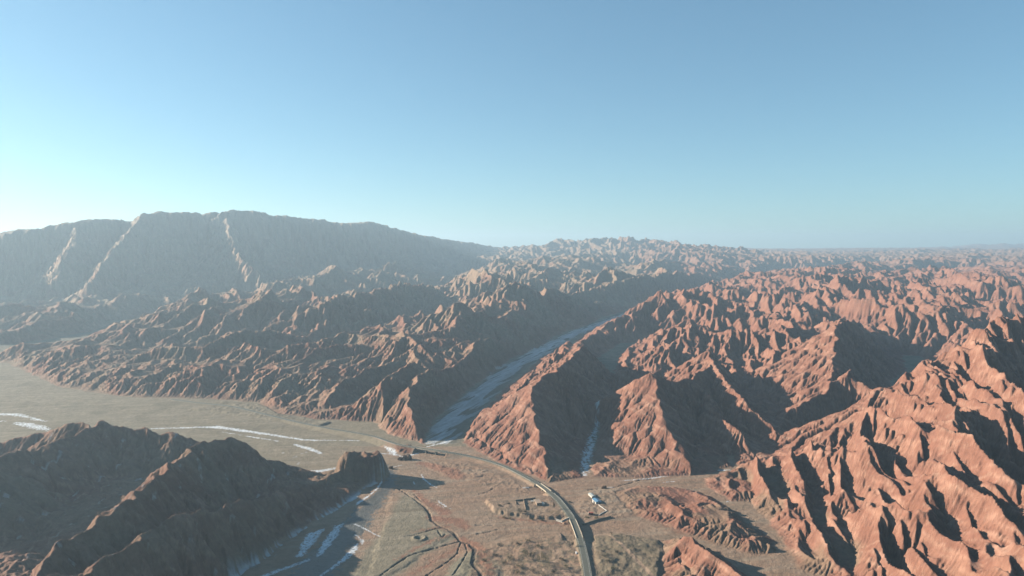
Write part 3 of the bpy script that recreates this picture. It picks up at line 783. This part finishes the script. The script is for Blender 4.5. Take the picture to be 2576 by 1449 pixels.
def road_frames():
    P = np.array([p for p in ROADW]); T_ = np.gradient(P[:, :2], axis=0); T_ /= np.linalg.norm(T_, axis=1)[:, None]
    Nn = np.stack([T_[:, 1], -T_[:, 0]], 1)      # to the right when heading along the line
    return P, T_, Nn
RP, RT, RN = road_frames()
def ribbon(name, i0, i1, o0, o1, dz, thick, mat, parent=None):
    """a slab following the road between lateral offsets o0 and o1"""
    vs_, fs = [], []
    n = i1 - i0 + 1
    for k in range(i0, i1 + 1):
        for o in (o0, o1):
            x, y = RP[k, :2] + RN[k] * o
            vs_ += [(x, y, RP[k, 2] + dz), (x, y, RP[k, 2] + dz - thick)]
    for k in range(n - 1):
        a = k * 4; b = a + 4
        fs += [(a, a + 2, b + 2, b), (a + 1, b + 1, b + 3, a + 3), (a, b, b + 1, a + 1), (a + 2, a + 3, b + 3, b + 2)]
    fs += [(0, 1, 3, 2), ((n - 1) * 4, (n - 1) * 4 + 2, (n - 1) * 4 + 3, (n - 1) * 4 + 1)]
    me = bpy.data.meshes.new(name); me.from_pydata(vs_, [], fs); me.materials.append(mat)
    o = bpy.data.objects.new(name, me); col.objects.link(o); o.parent = parent
    return o
nR = len(ROADW) - 1
road = ribbon('road', 0, nR, -4.1, 4.1, 0.0, .22, M_ASPH); road['kind'] = 'structure'
for o0 in (-3.6, 3.4):
    l_ = ribbon('road_marking', 0, nR, o0, o0 + .22, .012, .008, M_LINE); l_['kind'] = 'structure'

# ------------------------------------------------------------------ built things
def gz(x, y):
    j = float(np.interp(math.degrees(math.atan2(x, y)), TH, np.arange(len(TH)))); i = float(np.interp(y, DS, np.arange(len(DS))))
    i0, j0 = min(int(i), ny_ - 2), min(int(j), nx_ - 2); a, b = i - i0, j - j0
    return float((Z[i0, j0] * (1 - b) + Z[i0, j0 + 1] * b) * (1 - a) + (Z[i0 + 1, j0] * (1 - b) + Z[i0 + 1, j0 + 1] * b) * a)
def ground_at(u, v, z0=3.0):
    z = z0
    for _ in range(8):
        x, y = at(u, v, z); z = gz(x, y)
    return x, y, z
def empty(name, label, cat, loc, rz=0.0, group=None):
    o = bpy.data.objects.new(name, None); col.objects.link(o); o.location = loc; o.rotation_euler = (0, 0, rz)
    o['label'] = label; o['category'] = cat
    if group: o['group'] = group
    return o
class MB:
    def __init__(s): s.v, s.f = [], []
    def box(s, x0, x1, y0, y1, z0, z1, taper=0.0):
        n = len(s.v); t = taper
        s.v += [(x0, y0, z0), (x1, y0, z0), (x1, y1, z0), (x0, y1, z0), (x0 + t, y0 + t, z1), (x1 - t, y0 + t, z1), (x1 - t, y1 - t, z1), (x0 + t, y1 - t, z1)]
        s.f += [(n + 3, n + 2, n + 1, n), (n + 4, n + 5, n + 6, n + 7), (n, n + 1, n + 5, n + 4), (n + 1, n + 2, n + 6, n + 5), (n + 2, n + 3, n + 7, n + 6), (n + 3, n, n + 4, n + 7)]
        return s
    def tube(s, p, q, r0, r1, k=6):
        p = np.array(p, float); q = np.array(q, float); d = q - p; d /= np.linalg.norm(d) + 1e-9
        a = np.cross(d, (0.3, 0.9, 0.1)); a /= np.linalg.norm(a); b = np.cross(d, a); n = len(s.v)
        for c, r in ((p, r0), (q, r1)):
            for i in range(k):
                t = 2 * math.pi * i / k; s.v.append(tuple(c + r * (a * math.cos(t) + b * math.sin(t))))
        for i in range(k):
            j = (i + 1) % k; s.f.append((n + i, n + j, n + k + j, n + k + i))
        s.f.append(tuple(n + i for i in range(k))[::-1]); s.f.append(tuple(n + k + i for i in range(k)))
        return s
    def quad(s, *ps):
        n = len(s.v); s.v += [tuple(p) for p in ps]; s.f.append(tuple(range(n, n + len(ps)))); return s
    def build(s, name, mat, parent=None, bevel=0):
        me = bpy.data.meshes.new(name); me.from_pydata(s.v, [], s.f); me.materials.append(mat); me.update()
        o = bpy.data.objects.new(name, me); col.objects.link(o); o.parent = parent
        if bevel:
            m = o.modifiers.new('bevel', 'BEVEL'); m.width = bevel; m.segments = 2
        return o
M_WALLT = simple_mat('mud_plaster', (.27, .20, .145), .95, .2, .8)
M_ROOFT = simple_mat('earth_roof', (.33, .26, .20), .95, .18, .7)
M_PALE = simple_mat('pale_render', (.55, .52, .47), .9, .1, .8)
M_GREYR = simple_mat('grey_sheet_roof', (.36, .39, .37), .6, .12, .6)
M_BLUE = simple_mat('blue_sheet_roof', (.10, .22, .34), .5, .15, .6)
M_BRICK = simple_mat('red_brick', (.27, .085, .06), .9, .2, 1.5)
M_GLASS = simple_mat('dark_glass', (.02, .025, .03), .15)
M_WHITE = simple_mat('white_paint', (.75, .75, .73), .35)
M_TYRE = simple_mat('tyre_rubber', (.02, .02, .02), .9)
M_STEEL = simple_mat('galvanised_steel', (.42, .43, .40), .5, .1, 1)
M_WOOD = simple_mat('dark_wood', (.08, .055, .04), .9)
M_BARKP = simple_mat('pale_bark', (.42, .35, .22), .9, .2, 2)
M_BARK = simple_mat('grey_bark', (.14, .11, .085), .9, .2, 2)
M_LEAFT = simple_mat('dry_foliage', (.20, .16, .085), .9, .35, .9)
M_LEAFG = simple_mat('olive_foliage', (.10, .10, .055), .9, .35, .9)
M_LEAFD = simple_mat('dark_foliage', (.055, .055, .038), .9, .35, .9)
M_ROCK = simple_mat('brown_rock', (.17, .115, .085), .95, .3, .25)

# bridges
bl = ['long concrete road bridge over the mouth of the icy gorge', 'short concrete road bridge beside the foot of the red pyramid hill', 'concrete road bridge with pale parapets over the wide dry wash']
for bi, (i0, i1) in enumerate(BR):
    c = RP[(i0 + i1) // 2]
    root = empty('road_bridge', bl[bi], 'bridge', (0, 0, 0))
    ribbon('deck', i0, i1, -4.7, 4.7, -.235, 1.1, M_CONC, root)
    for o0 in (-4.7, 4.35):
        ribbon('parapet', i0, i1, o0, o0 + .35, 1.0, 1.23, M_CONC, root)
    npier = max(1, int((i1 - i0) * 9 / 22))
    for q in range(npier + 2):
        k = i0 + (i1 - i0) * q / (npier + 1); k0 = min(int(k), nR - 1); fr = k - k0
        p = RP[k0] * (1 - fr) + RP[k0 + 1] * fr
        nrm = RN[k0]; tg = RT[k0]
        end = q in (0, npier + 1)
        mb = MB(); w = 4.5 if end else 3.6; th = 1.2 if end else .55
        zb = gz(p[0], p[1]) - 1.5; zt = p[2] - 1.34
        pts_ = []
        for z in (zb, zt):
            for a_, b_ in ((-1, -1), (1, -1), (1, 1), (-1, 1)):
                xy = p[:2] + nrm * w * a_ + tg * th * b_; pts_.append((xy[0], xy[1], z))
        mb.v = pts_; mb.f = [(3, 2, 1, 0), (4, 5, 6, 7), (0, 1, 5, 4), (1, 2, 6, 5), (2, 3, 7, 6), (3, 0, 4, 7)]
        mb.build('abutment' if end else 'pier', M_CONC, root)

# crash barriers along the carriageway
def idx_near(u, v):
    P = RP[:, :2]; a = np.array(at(u, v, 7)); return int(np.argmin(((P - a) ** 2).sum(1)))
for (ua, va), (ub_, vb), off, lab in (((938, 1097), (1044, 1125), 4.8, 'thin steel crash barrier on the river side of the road left of the gorge bridge'),
                                      ((1180, 1146), (1340, 1208), 4.8, 'long crash barrier on the outer side of the bend past the pyramid hill'),
                                      ((1460, 1358), (1486, 1560), -4.8, 'crash barrier on the right side of the road running off the bottom of the photo'),
                                      ((1385, 1240), (1436, 1300), -4.8, 'crash barrier on the right side of the bend between the two small bridges')):
    i0, i1 = sorted((idx_near(ua, va), idx_near(ub_, vb)))
    root = empty('crash_barrier', lab, 'barrier', (0, 0, 0))
    ribbon('rail', i0, i1, off - .08, off + .08, .78, .36, M_STEEL, root)
    for k in range(i0, i1 + 1):
        q = RP[k]; xy = q[:2] + RN[k] * off
        MB().box(xy[0] - .08, xy[0] + .08, xy[1] - .08, xy[1] + .08, q[2] - 1.2, q[2] + .41).build('post', M_STEEL, root)

# houses
def house(u, v, rz, L, W, H, wall_m, roof_m, label, name, roof='flat', win=3, over=.5, group=None):
    x, y, z = ground_at(u, v)
    r = empty(name, label, 'house' if name != 'brick_hut' else 'hut', (x, y, z - .1), rz, group)
    MB().box(-W / 2, W / 2, -L / 2, L / 2, -1.5, H).build('wall', wall_m, r)
    if roof == 'flat':
        MB().box(-W / 2 - over, W / 2 + over, -L / 2 - over, L / 2 + over, H + .002, H + .35).build('roof', roof_m, r)
    else:
        mb = MB(); a, b, h = W / 2 + over, L / 2 + over, roof
        mb.v = [(-a, -b, H), (0, -b, H + h), (a, -b, H), (-a, b, H), (0, b, H + h), (a, b, H), (-a, -b, H - .15), (a, -b, H - .15), (-a, b, H - .15), (a, b, H - .15)]
        mb.f = [(0, 1, 4, 3), (1, 2, 5, 4), (0, 6, 7, 2, 1), (3, 4, 5, 9, 8), (6, 8, 9, 7), (0, 3, 8, 6), (2, 7, 9, 5)]
        mb.build('roof', roof_m, r)
    d = MB().box(W / 2, W / 2 + .06, -.5, .5, .1, 2.2).build('door', M_WOOD, r)
    MB().box(W / 2 + .06, W / 2 + .12, .28, .38, 1.05, 1.15).build('handle', M_STEEL, d)
    for k in range(win):
        yy = -L / 2 + (k + .5) * L / win + (1.3 if abs(-L / 2 + (k + .5) * L / win) < 1 else 0)
        w_ = MB().box(W / 2, W / 2 + .05, yy - .6, yy + .6, 1.0, 2.1).build('window', M_GLASS, r)
        MB().box(W / 2, W / 2 + .12, yy - .7, yy + .7, .88, .97).build('sill', M_PALE, w_)
    for k in (-1, 1):
        w_ = MB().box(k * W / 4 - .6, k * W / 4 + .6, -L / 2 - .05, -L / 2, 1.0, 2.1).build('window', M_GLASS, r)
        MB().box(k * W / 4 - .7, k * W / 4 + .7, -L / 2 - .12, -L / 2, .88, .97).build('sill', M_PALE, w_)
    return r
fh = house(1353, 1266, R(14), 17, 8, 3.4, M_WALLT, M_ROOFT, 'flat roofed mud plaster farmhouse inside the walled yard left of the road', 'farmhouse')
MB().box(4.002, 7.5, -10.5, -3.5, -1.5, 2.6).build('annex', M_PALE, fh)
MB().box(4.002, 7.8, -10.8, -3.2, 2.602, 2.8).build('annex_roof', M_GREYR, fh)
MB().box(-.4, .4, 5.2, 6.0, 3.75, 4.7).build('chimney', M_WALLT, fh)
def carport(u, v, rz, label):
    x, y, z = ground_at(u, v)
    r = empty('carport', label, 'shelter', (x, y, z), rz)
    MB().box(-3.6, 3.6, -1.8, 1.8, 2.4, 2.55).build('roof', M_GREYR, r)
    for a in (-3.3, 3.3):
        for b in (-1.6, 1.6): MB().box(a - .08, a + .08, b - .08, b + .08, -.6, 2.4).build('post', M_STEEL, r)
carport(1341, 1264, R(5), 'small open shelter with a pale sheet roof on the left side of the farmhouse')
house(1489, 1249, R(16), 15, 6.5, 3.0, M_PALE, M_GREYR, 'pale grey roofed long house touching the back end of the blue roofed house', 'long_house', roof=1.0, win=4)
bh = house(1501, 1263, R(16), 15, 9, 3.2, M_PALE, M_BLUE, 'blue sheet roofed house on the flat right of the road', 'blue_roof_house', roof=1.3, win=3)
MB().box(-6.6, -4.502, -2, 2, -1.5, 2.3).build('porch', M_PALE, bh)
rh = house(1486.5, 1294, R(-4), 4.5, 6.8, 2.9, M_BRICK, M_BRICK, 'small red brick hut standing alone near the right edge of the road', 'brick_hut', win=1, over=.15)
MB().box(-3.65, -3.402, -2.3, 2.3, -1.0, 3.0).build('end_wall', M_PALE, rh)

def free_wall(pts, h, th, mat, name, label, cat='wall', slope=0.0, z_top=None):
    """a wall following the ground; slope leans its foot outwards"""
    P = [ground_at(u, v) for u, v in pts]
    dense = []
    for a, b in zip(P[:-1], P[1:]):
        n = max(2, int(math.hypot(b[0] - a[0], b[1] - a[1]) / 4))
        for k in range(n): dense.append((a[0] + (b[0] - a[0]) * k / n, a[1] + (b[1] - a[1]) * k / n))
    dense.append(P[-1][:2]); D_ = np.array(dense); T_ = np.gradient(D_, axis=0); T_ /= np.linalg.norm(T_, axis=1)[:, None]; Nn = np.stack([T_[:, 1], -T_[:, 0]], 1)
    mb = MB(); rng = random.Random(len(pts) * 7 + int(h * 10))
    for k in range(len(D_)):
        g = gz(*D_[k]); top = g + h * rng.uniform(.88, 1.04) if z_top is None else z_top
        a = D_[k] + Nn[k] * th / 2; b = D_[k] - Nn[k] * th / 2; f = a + Nn[k] * slope
        zf0 = min(gz(*f), g) - 1.0
        mb.v += [(a[0], a[1], top), (b[0], b[1], top), (b[0], b[1], g - 1.0), (f[0], f[1], zf0)]
    for k in range(len(D_) - 1):
        a = 4 * k; b = a + 4
        mb.f += [(a, a + 1, b + 1, b), (a + 1, a + 2, b + 2, b + 1), (a + 2, a + 3, b + 3, b + 2), (a + 3, a, b, b + 3)]
    mb.f += [(3, 2, 1, 0), (4 * len(D_) - 4, 4 * len(D_) - 3, 4 * len(D_) - 2, 4 * len(D_) - 1)]
    o = mb.build(name, mat); o['label'] = label; o['category'] = cat
    return o
free_wall([(1296, 1261), (1347, 1254.5)], 2.3, .6, M_WALLT, 'yard_wall', 'long mud wall along the back of the farmhouse yard')
free_wall([(1317, 1259), (1322, 1283)], 2.2, .6, M_WALLT, 'yard_wall', 'mud wall crossing the yard from front to back left of the farmhouse')
free_wall([(1296.5, 1262), (1298.5, 1269)], 1.8, .6, M_WALLT, 'yard_wall', 'short broken mud wall at the left end of the farmhouse yard')
free_wall([(1506, 1270.5), (1526, 1285)], .9, .9, M_PALE, 'low_wall', 'low pale wall running from the blue roofed house to the bend')
free_wall([(1526, 1285.5), (1506, 1297)], .9, .9, M_PALE, 'low_wall', 'low pale wall running from the bend back towards the brick hut')
free_wall([(1397, 1310), (1414, 1315), (1432, 1316)], 3.2, .8, M_PALE, 'retaining_wall', 'curved pale stone retaining wall left of the dry wash bridge', slope=-1.5)
free_wall([(1537, 1301), (1500, 1310), (1468, 1321)], 2.2, .8, simple_mat('grey_stone', (.17, .165, .13), .95, .2, .6), 'retaining_wall', 'grey sloping stone embankment right of the dry wash bridge', slope=5)
# sloped revetment below the road left of the gorge bridge
i0, i1 = idx_near(946, 1099), idx_near(1002, 1117)
i0, i1 = min(i0, i1), max(i0, i1)
mb = MB()
for k in range(i0, i1 + 1):
    a = RP[k, :2] + RN[k] * 5.3; b = RP[k, :2] + RN[k] * 13.5
    g = min(gz(*b), RP[k, 2] - 4)
    mb.v += [(a[0], a[1], RP[k, 2] - .1), (b[0], b[1], g - .8), (a[0], a[1], RP[k, 2] - 2.2)]
for k in range(i1 - i0):
    a = 3 * k; b = a + 3; mb.f += [(a, a + 1, b + 1, b), (a + 1, a + 2, b + 2, b + 1), (a + 2, a, b, b + 2)]
mb.f += [(0, 2, 1), (3 * (i1 - i0), 3 * (i1 - i0) + 1, 3 * (i1 - i0) + 2)]
o = mb.build('retaining_wall', simple_mat('pink_stone', (.30, .20, .15), .9, .15, .5)); o['label'] = 'pinkish stone retaining wall sloping from the road down to the riverbed near the gorge'; o['category'] = 'wall'

# white van on the gravel shoulder
def van(u, v, rz, label):
    x, y, z = ground_at(u, v, 6)
    r = empty('parked_van', label, 'van', (x, y, z + .02), rz)
    mb = MB()
    prof = [(-2.5, .35), (-2.5, 1.75), (-2.35, 1.95), (1.2, 1.95), (1.9, 1.25), (2.45, 1.05), (2.5, .35)]
    n = len(prof)
    mb.v = [(-.92, p, q) for p, q in prof] + [(.92, p, q) for p, q in prof]
    mb.f = [tuple(range(n))[::-1], tuple(range(n, 2 * n))] + [(i, (i + 1) % n, n + (i + 1) % n, n + i) for i in range(n)]
    mb.build('body', M_WHITE, r, bevel=.06)
    MB().quad((-.8, 1.27, 1.9), (.8, 1.27, 1.9), (.8, 1.86, 1.31), (-.8, 1.86, 1.31)).build('windscreen', M_GLASS, r).location = (0, .02, .02)
    for s in (-1, 1):
        for y0, y1 in ((-2.2, -1.0), (-.85, .25), (.35, 1.2)):
            MB().box(min(s * .93, s * .95), max(s * .93, s * .95), y0, y1, 1.25, 1.75).build('side_window', M_GLASS, r)
        for yy in (-1.6, 1.55):
            w = MB().tube((s * .78, yy, .34), (s * .98, yy, .34), .34, .34, 14).build('wheel', M_TYRE, r)
            MB().tube((s * .98, yy, .34), (s * 1.0, yy, .34), .18, .18, 10).build('rim', M_STEEL, w)
        MB().box(s * .75 - .13, s * .75 + .13, 2.5, 2.53, .75, .92).build('headlight', M_PALE, r)
van(1450, 1393, R(190), 'small white van parked alone on the gravel shoulder left of the road')

# trees and bushes
def tree(name, u, v, h, cw, leaf, bark, label, group=None, seed=1, dens=260, upright=False, leafs=.35, trunk=.035, z0=4):
    rng = random.Random(seed); x, y, z = ground_at(u, v, z0)
    r = empty(name, label, 'shrub' if name == 'shrub' else 'tree', (x, y, z - .1), rng.uniform(0, 6), group)
    mb = MB(); tips = []
    if name == 'shrub':
        for k in range(7):
            a = rng.uniform(0, 6.28); q = (math.cos(a) * cw * .35, math.sin(a) * cw * .35, h * rng.uniform(.5, .8)); mb.tube((0, 0, -.3), q, .07, .02, 4); tips.append(q)
    else:
        lean = (rng.uniform(-.3, .3), rng.uniform(-.3, .3)); th = h * (.95 if upright else .55)
        pts_ = [(lean[0] * t, lean[1] * t, th * t - (.4 if t == 0 else 0)) for t in (0, .25, .5, .75, 1)]
        for i in range(4): mb.tube(pts_[i], pts_[i + 1], h * trunk * (1 - i * .2), h * trunk * (1 - (i + 1) * .2), 7)
        for k in range(16 if upright else 12):
            t = rng.uniform(.3, 1); b = (lean[0] * t, lean[1] * t, th * t); a = rng.uniform(0, 6.28)
            if upright: q = (b[0] + math.cos(a) * cw * .35, b[1] + math.sin(a) * cw * .35, b[2] + h * rng.uniform(.12, .2))
            else: q = (b[0] + math.cos(a) * cw * rng.uniform(.3, .5), b[1] + math.sin(a) * cw * rng.uniform(.3, .5), b[2] + h * rng.uniform(.15, .38))
            mb.tube(b, q, h * trunk * .35, h * trunk * .1, 5); tips.append(q)
    mb.build('stems' if name == 'shrub' else 'trunk', bark, r)
    cr_ = MB()
    for k in range(dens):
        c = rng.choice(tips); sc = cw * (.16 if upright else .22)
        p = np.array([c[0] + rng.gauss(0, sc), c[1] + rng.gauss(0, sc), max(.2, c[2] + rng.gauss(0, h * (.1 if name != 'shrub' else .16)))])
        a = np.array([rng.gauss(0, 1) for _ in range(3)]); a /= np.linalg.norm(a); b = np.cross(a, (rng.gauss(0, 1), rng.gauss(0, 1), rng.gauss(0, 1))); b /= np.linalg.norm(b) + 1e-9
        s_ = leafs * rng.uniform(.6, 1.3)
        cr_.quad(p - a * s_, p + b * s_ * .6, p + a * s_, p - b * s_ * .6)
    cr_.build('foliage' if name == 'shrub' else 'crown', leaf, r)
    return r
ordn = ['first', 'second', 'third', 'fourth', 'fifth', 'sixth', 'seventh', 'eighth', 'ninth']
for k, (u, v, h) in enumerate([(1353, 1420, 11), (1357, 1424, 12.5), (1362, 1419, 14), (1366, 1423, 15), (1371, 1426, 14), (1376, 1430, 15), (1381, 1433, 13)]):
    tree('poplar_tree', u, v, h, 1.9, M_LEAFT, M_BARKP, 'bare pale trunked poplar, %s from the left in the row left of the road' % ordn[k], 'row of bare poplars near the bottom of the photo', 30 + k, 260, True, .3, .02)
for k, (u, v, h) in enumerate([(1318, 1404, 9), (1325, 1407, 10), (1333, 1408, 9), (1341, 1409, 10)]):
    tree('willow_tree', u, v, h, 4.5, M_LEAFG, M_BARKP, 'leafy olive green tree, %s from the left in the clump left of the bare poplars' % ordn[k], 'clump of olive trees left of the poplars', 50 + k, 420, True, .34, .018)
tree('round_tree', 1388, 1301, 6.5, 8, M_LEAFT, M_BARK, 'leafless round grey brown tree above the retaining wall, left one of two', 'pair of round bare trees above the wall', 61, 500, leafs=.25)
tree('round_tree', 1403, 1304, 7, 9, M_LEAFT, M_BARK, 'leafless round grey brown tree above the retaining wall, right one nearer the road', 'pair of round bare trees above the wall', 62, 560, leafs=.25)
tree('dark_tree', 1308, 1291, 8, 5.5, M_LEAFD, M_BARK, 'tall dark tree on the terrace edge left of the farmhouse yard', None, 63, 650, leafs=.32)
tree('roadside_tree', 1394, 1279, 8, 3, M_LEAFD, M_BARK, 'narrow dark tree beside the road behind the farmhouse, throwing shadow across the asphalt', None, 64, 420, True)
tree('roadside_tree', 1441, 1377, 7, 3.4, M_LEAFD, M_BARK, 'small dark tree at the left road edge just past the dry wash bridge', None, 66, 380, True, z0=6)
tree('bare_tree', 1538, 1347, 6, 4.5, M_LEAFD, M_BARK, 'thin grey tree on the edge of the dry wash right of the road', None, 65, 260, leafs=.22)
shrubs = [(1284, 1405, 4.5, 8, 'D'), (1270, 1418, 4, 7, 'D'), (1305, 1425, 4, 9, 'G'), (1300, 1442, 3.4, 6, 'T'), (1338, 1436, 4, 10, 'D'), (1365, 1446, 3.5, 8, 'G'), (1395, 1440, 3, 6, 'D'), (1247, 1398, 2.6, 6, 'D'),
          (1218, 1412, 2.4, 5, 'G'), (1255, 1372, 2.4, 6, 'D'), (1300, 1370, 2.6, 6, 'D'), (1328, 1362, 2.4, 5, 'T'), (1352, 1376, 3, 6, 'G'), (1412, 1409, 3, 5, 'D'), (1425, 1428, 3, 5, 'T'), (1268, 1303, 2.6, 4, 'T'), (1283, 1306, 3, 5, 'T'),
          (1338, 1308, 2.6, 5, 'T'), (1362, 1310, 2.4, 5, 'D'), (1320, 1288, 2, 4, 'D'), (1280, 1268, 1.8, 4, 'D'), (1256, 1272, 1.8, 4, 'G'), (1520, 1402, 3.4, 8, 'D'), (1530, 1415, 3, 6, 'D'), (1552, 1390, 2.4, 5, 'D'), (1543, 1432, 2.6, 5, 'G'),
          (1499, 1303, 2, 5, 'T'), (1476, 1303, 2.2, 5, 'G'), (1432, 1264, 2, 4, 'G')]
desc = {'D': ('dark brown', M_LEAFD), 'G': ('olive green', M_LEAFG), 'T': ('dry tan', M_LEAFT)}
for k, (u, v, h, w, c) in enumerate(shrubs):
    pos = 'at the bottom edge of the photo' if v > 1430 else 'in the rough ground left of the road' if v > 1350 and u < 1450 else 'in the dark hummocks right of the road' if v > 1350 else 'on the terrace edge above the dry wash' if u < 1450 and v > 1295 else 'in the field around the farmhouse' if u < 1440 else 'on the bank right of the road'
    size = 'large' if w >= 8 else 'medium' if w >= 6 else 'small'
    tree('shrub', u, v, h, w, desc[c][1], M_BARK, '%s %s shrub %s' % (size, desc[c][0], pos), 'scattered shrubs ' + pos, 100 + k, 420, leafs=.3)

# rock outcrops standing on the riverbed
def rock(u, v, sx, sy, sz, label, seed, cat='rock'):
    x, y, z = ground_at(u, v, 0.5)
    n_t, n_p = 56, 26
    th = np.linspace(0, 2 * math.pi, n_t, endpoint=False); ph = np.linspace(-.25, 1, n_p) * math.pi / 2
    T2, P2 = np.meshgrid(th, ph)
    cxx = np.cos(P2) ** .6 * np.cos(T2); cyy = np.cos(P2) ** .6 * np.sin(T2); czz = np.sin(P2)
    nn = fbm(cxx * 1.4 + seed * 9 + czz, cyy * 1.4 + czz * 1.2, 5, 300 + seed, .6)
    rr = 1 + .75 * nn - .25 * ridged(cxx * 2.2 + seed, cyy * 2.2 + czz, 3, 310 + seed)
    XX = sx * cxx * rr; YY = sy * cyy * rr; ZZ = sz * czz * (1 + .7 * nn)
    mb = MB(); mb.v = [(float(a), float(b), float(c)) for a, b, c in zip(XX.ravel(), YY.ravel(), ZZ.ravel())]
    mb.f = [(i * n_t + j, i * n_t + (j + 1) % n_t, (i + 1) * n_t + (j + 1) % n_t, (i + 1) * n_t + j) for i in range(n_p - 1) for j in range(n_t)]
    o = mb.build('rock_outcrop', M_ROCK); o.location = (x, y, z - .3); o['label'] = label; o['category'] = cat
    return o
rock(1023, 1156, 10, 6, 8, 'brown rock outcrop on the riverbed below the gorge bridge, the larger of the pair', 1)
rock(1005, 1157, 4, 4, 5, 'small dark rock outcrop on the riverbed touching the left side of the larger one', 2)
rock(984, 1179, 5, 4, 4.5, 'small dark boulder beside the stream in front of the butte', 3)
rock(1520, 1229, 5, 3.5, 4, 'reddish boulder at the edge of the low hills behind the blue roofed house', 4)

# ------------------------------------------------------------------ haze
hm = bpy.data.materials.new('haze'); hm.use_nodes = True
hn = hm.node_tree; hn.nodes.clear()
ho = hn.nodes.new('ShaderNodeOutputMaterial'); pv = hn.nodes.new('ShaderNodeVolumePrincipled')
pv.inputs['Color'].default_value = (.57, .78, .96, 1)
pv.inputs['Density'].default_value = 0.000068
pv.inputs['Anisotropy'].default_value = 0.28
hn.links.new(pv.outputs[0], ho.inputs['Volume'])
hx0, hx1, hy0, hy1, hz0, hz1 = -36500, 36500, -500, 25500, -12, 900
hv = [(x, y, z) for x in (hx0, hx1) for y in (hy0, hy1) for z in (hz0, hz1)]
hf = [(0, 1, 3, 2), (4, 6, 7, 5), (0, 4, 5, 1), (2, 3, 7, 6), (0, 2, 6, 4), (1, 5, 7, 3)]
hme = bpy.data.meshes.new('haze'); hme.from_pydata(hv, [], hf); hme.materials.append(hm)
hob = bpy.data.objects.new('haze', hme); col.objects.link(hob); hob['kind'] = 'stuff'
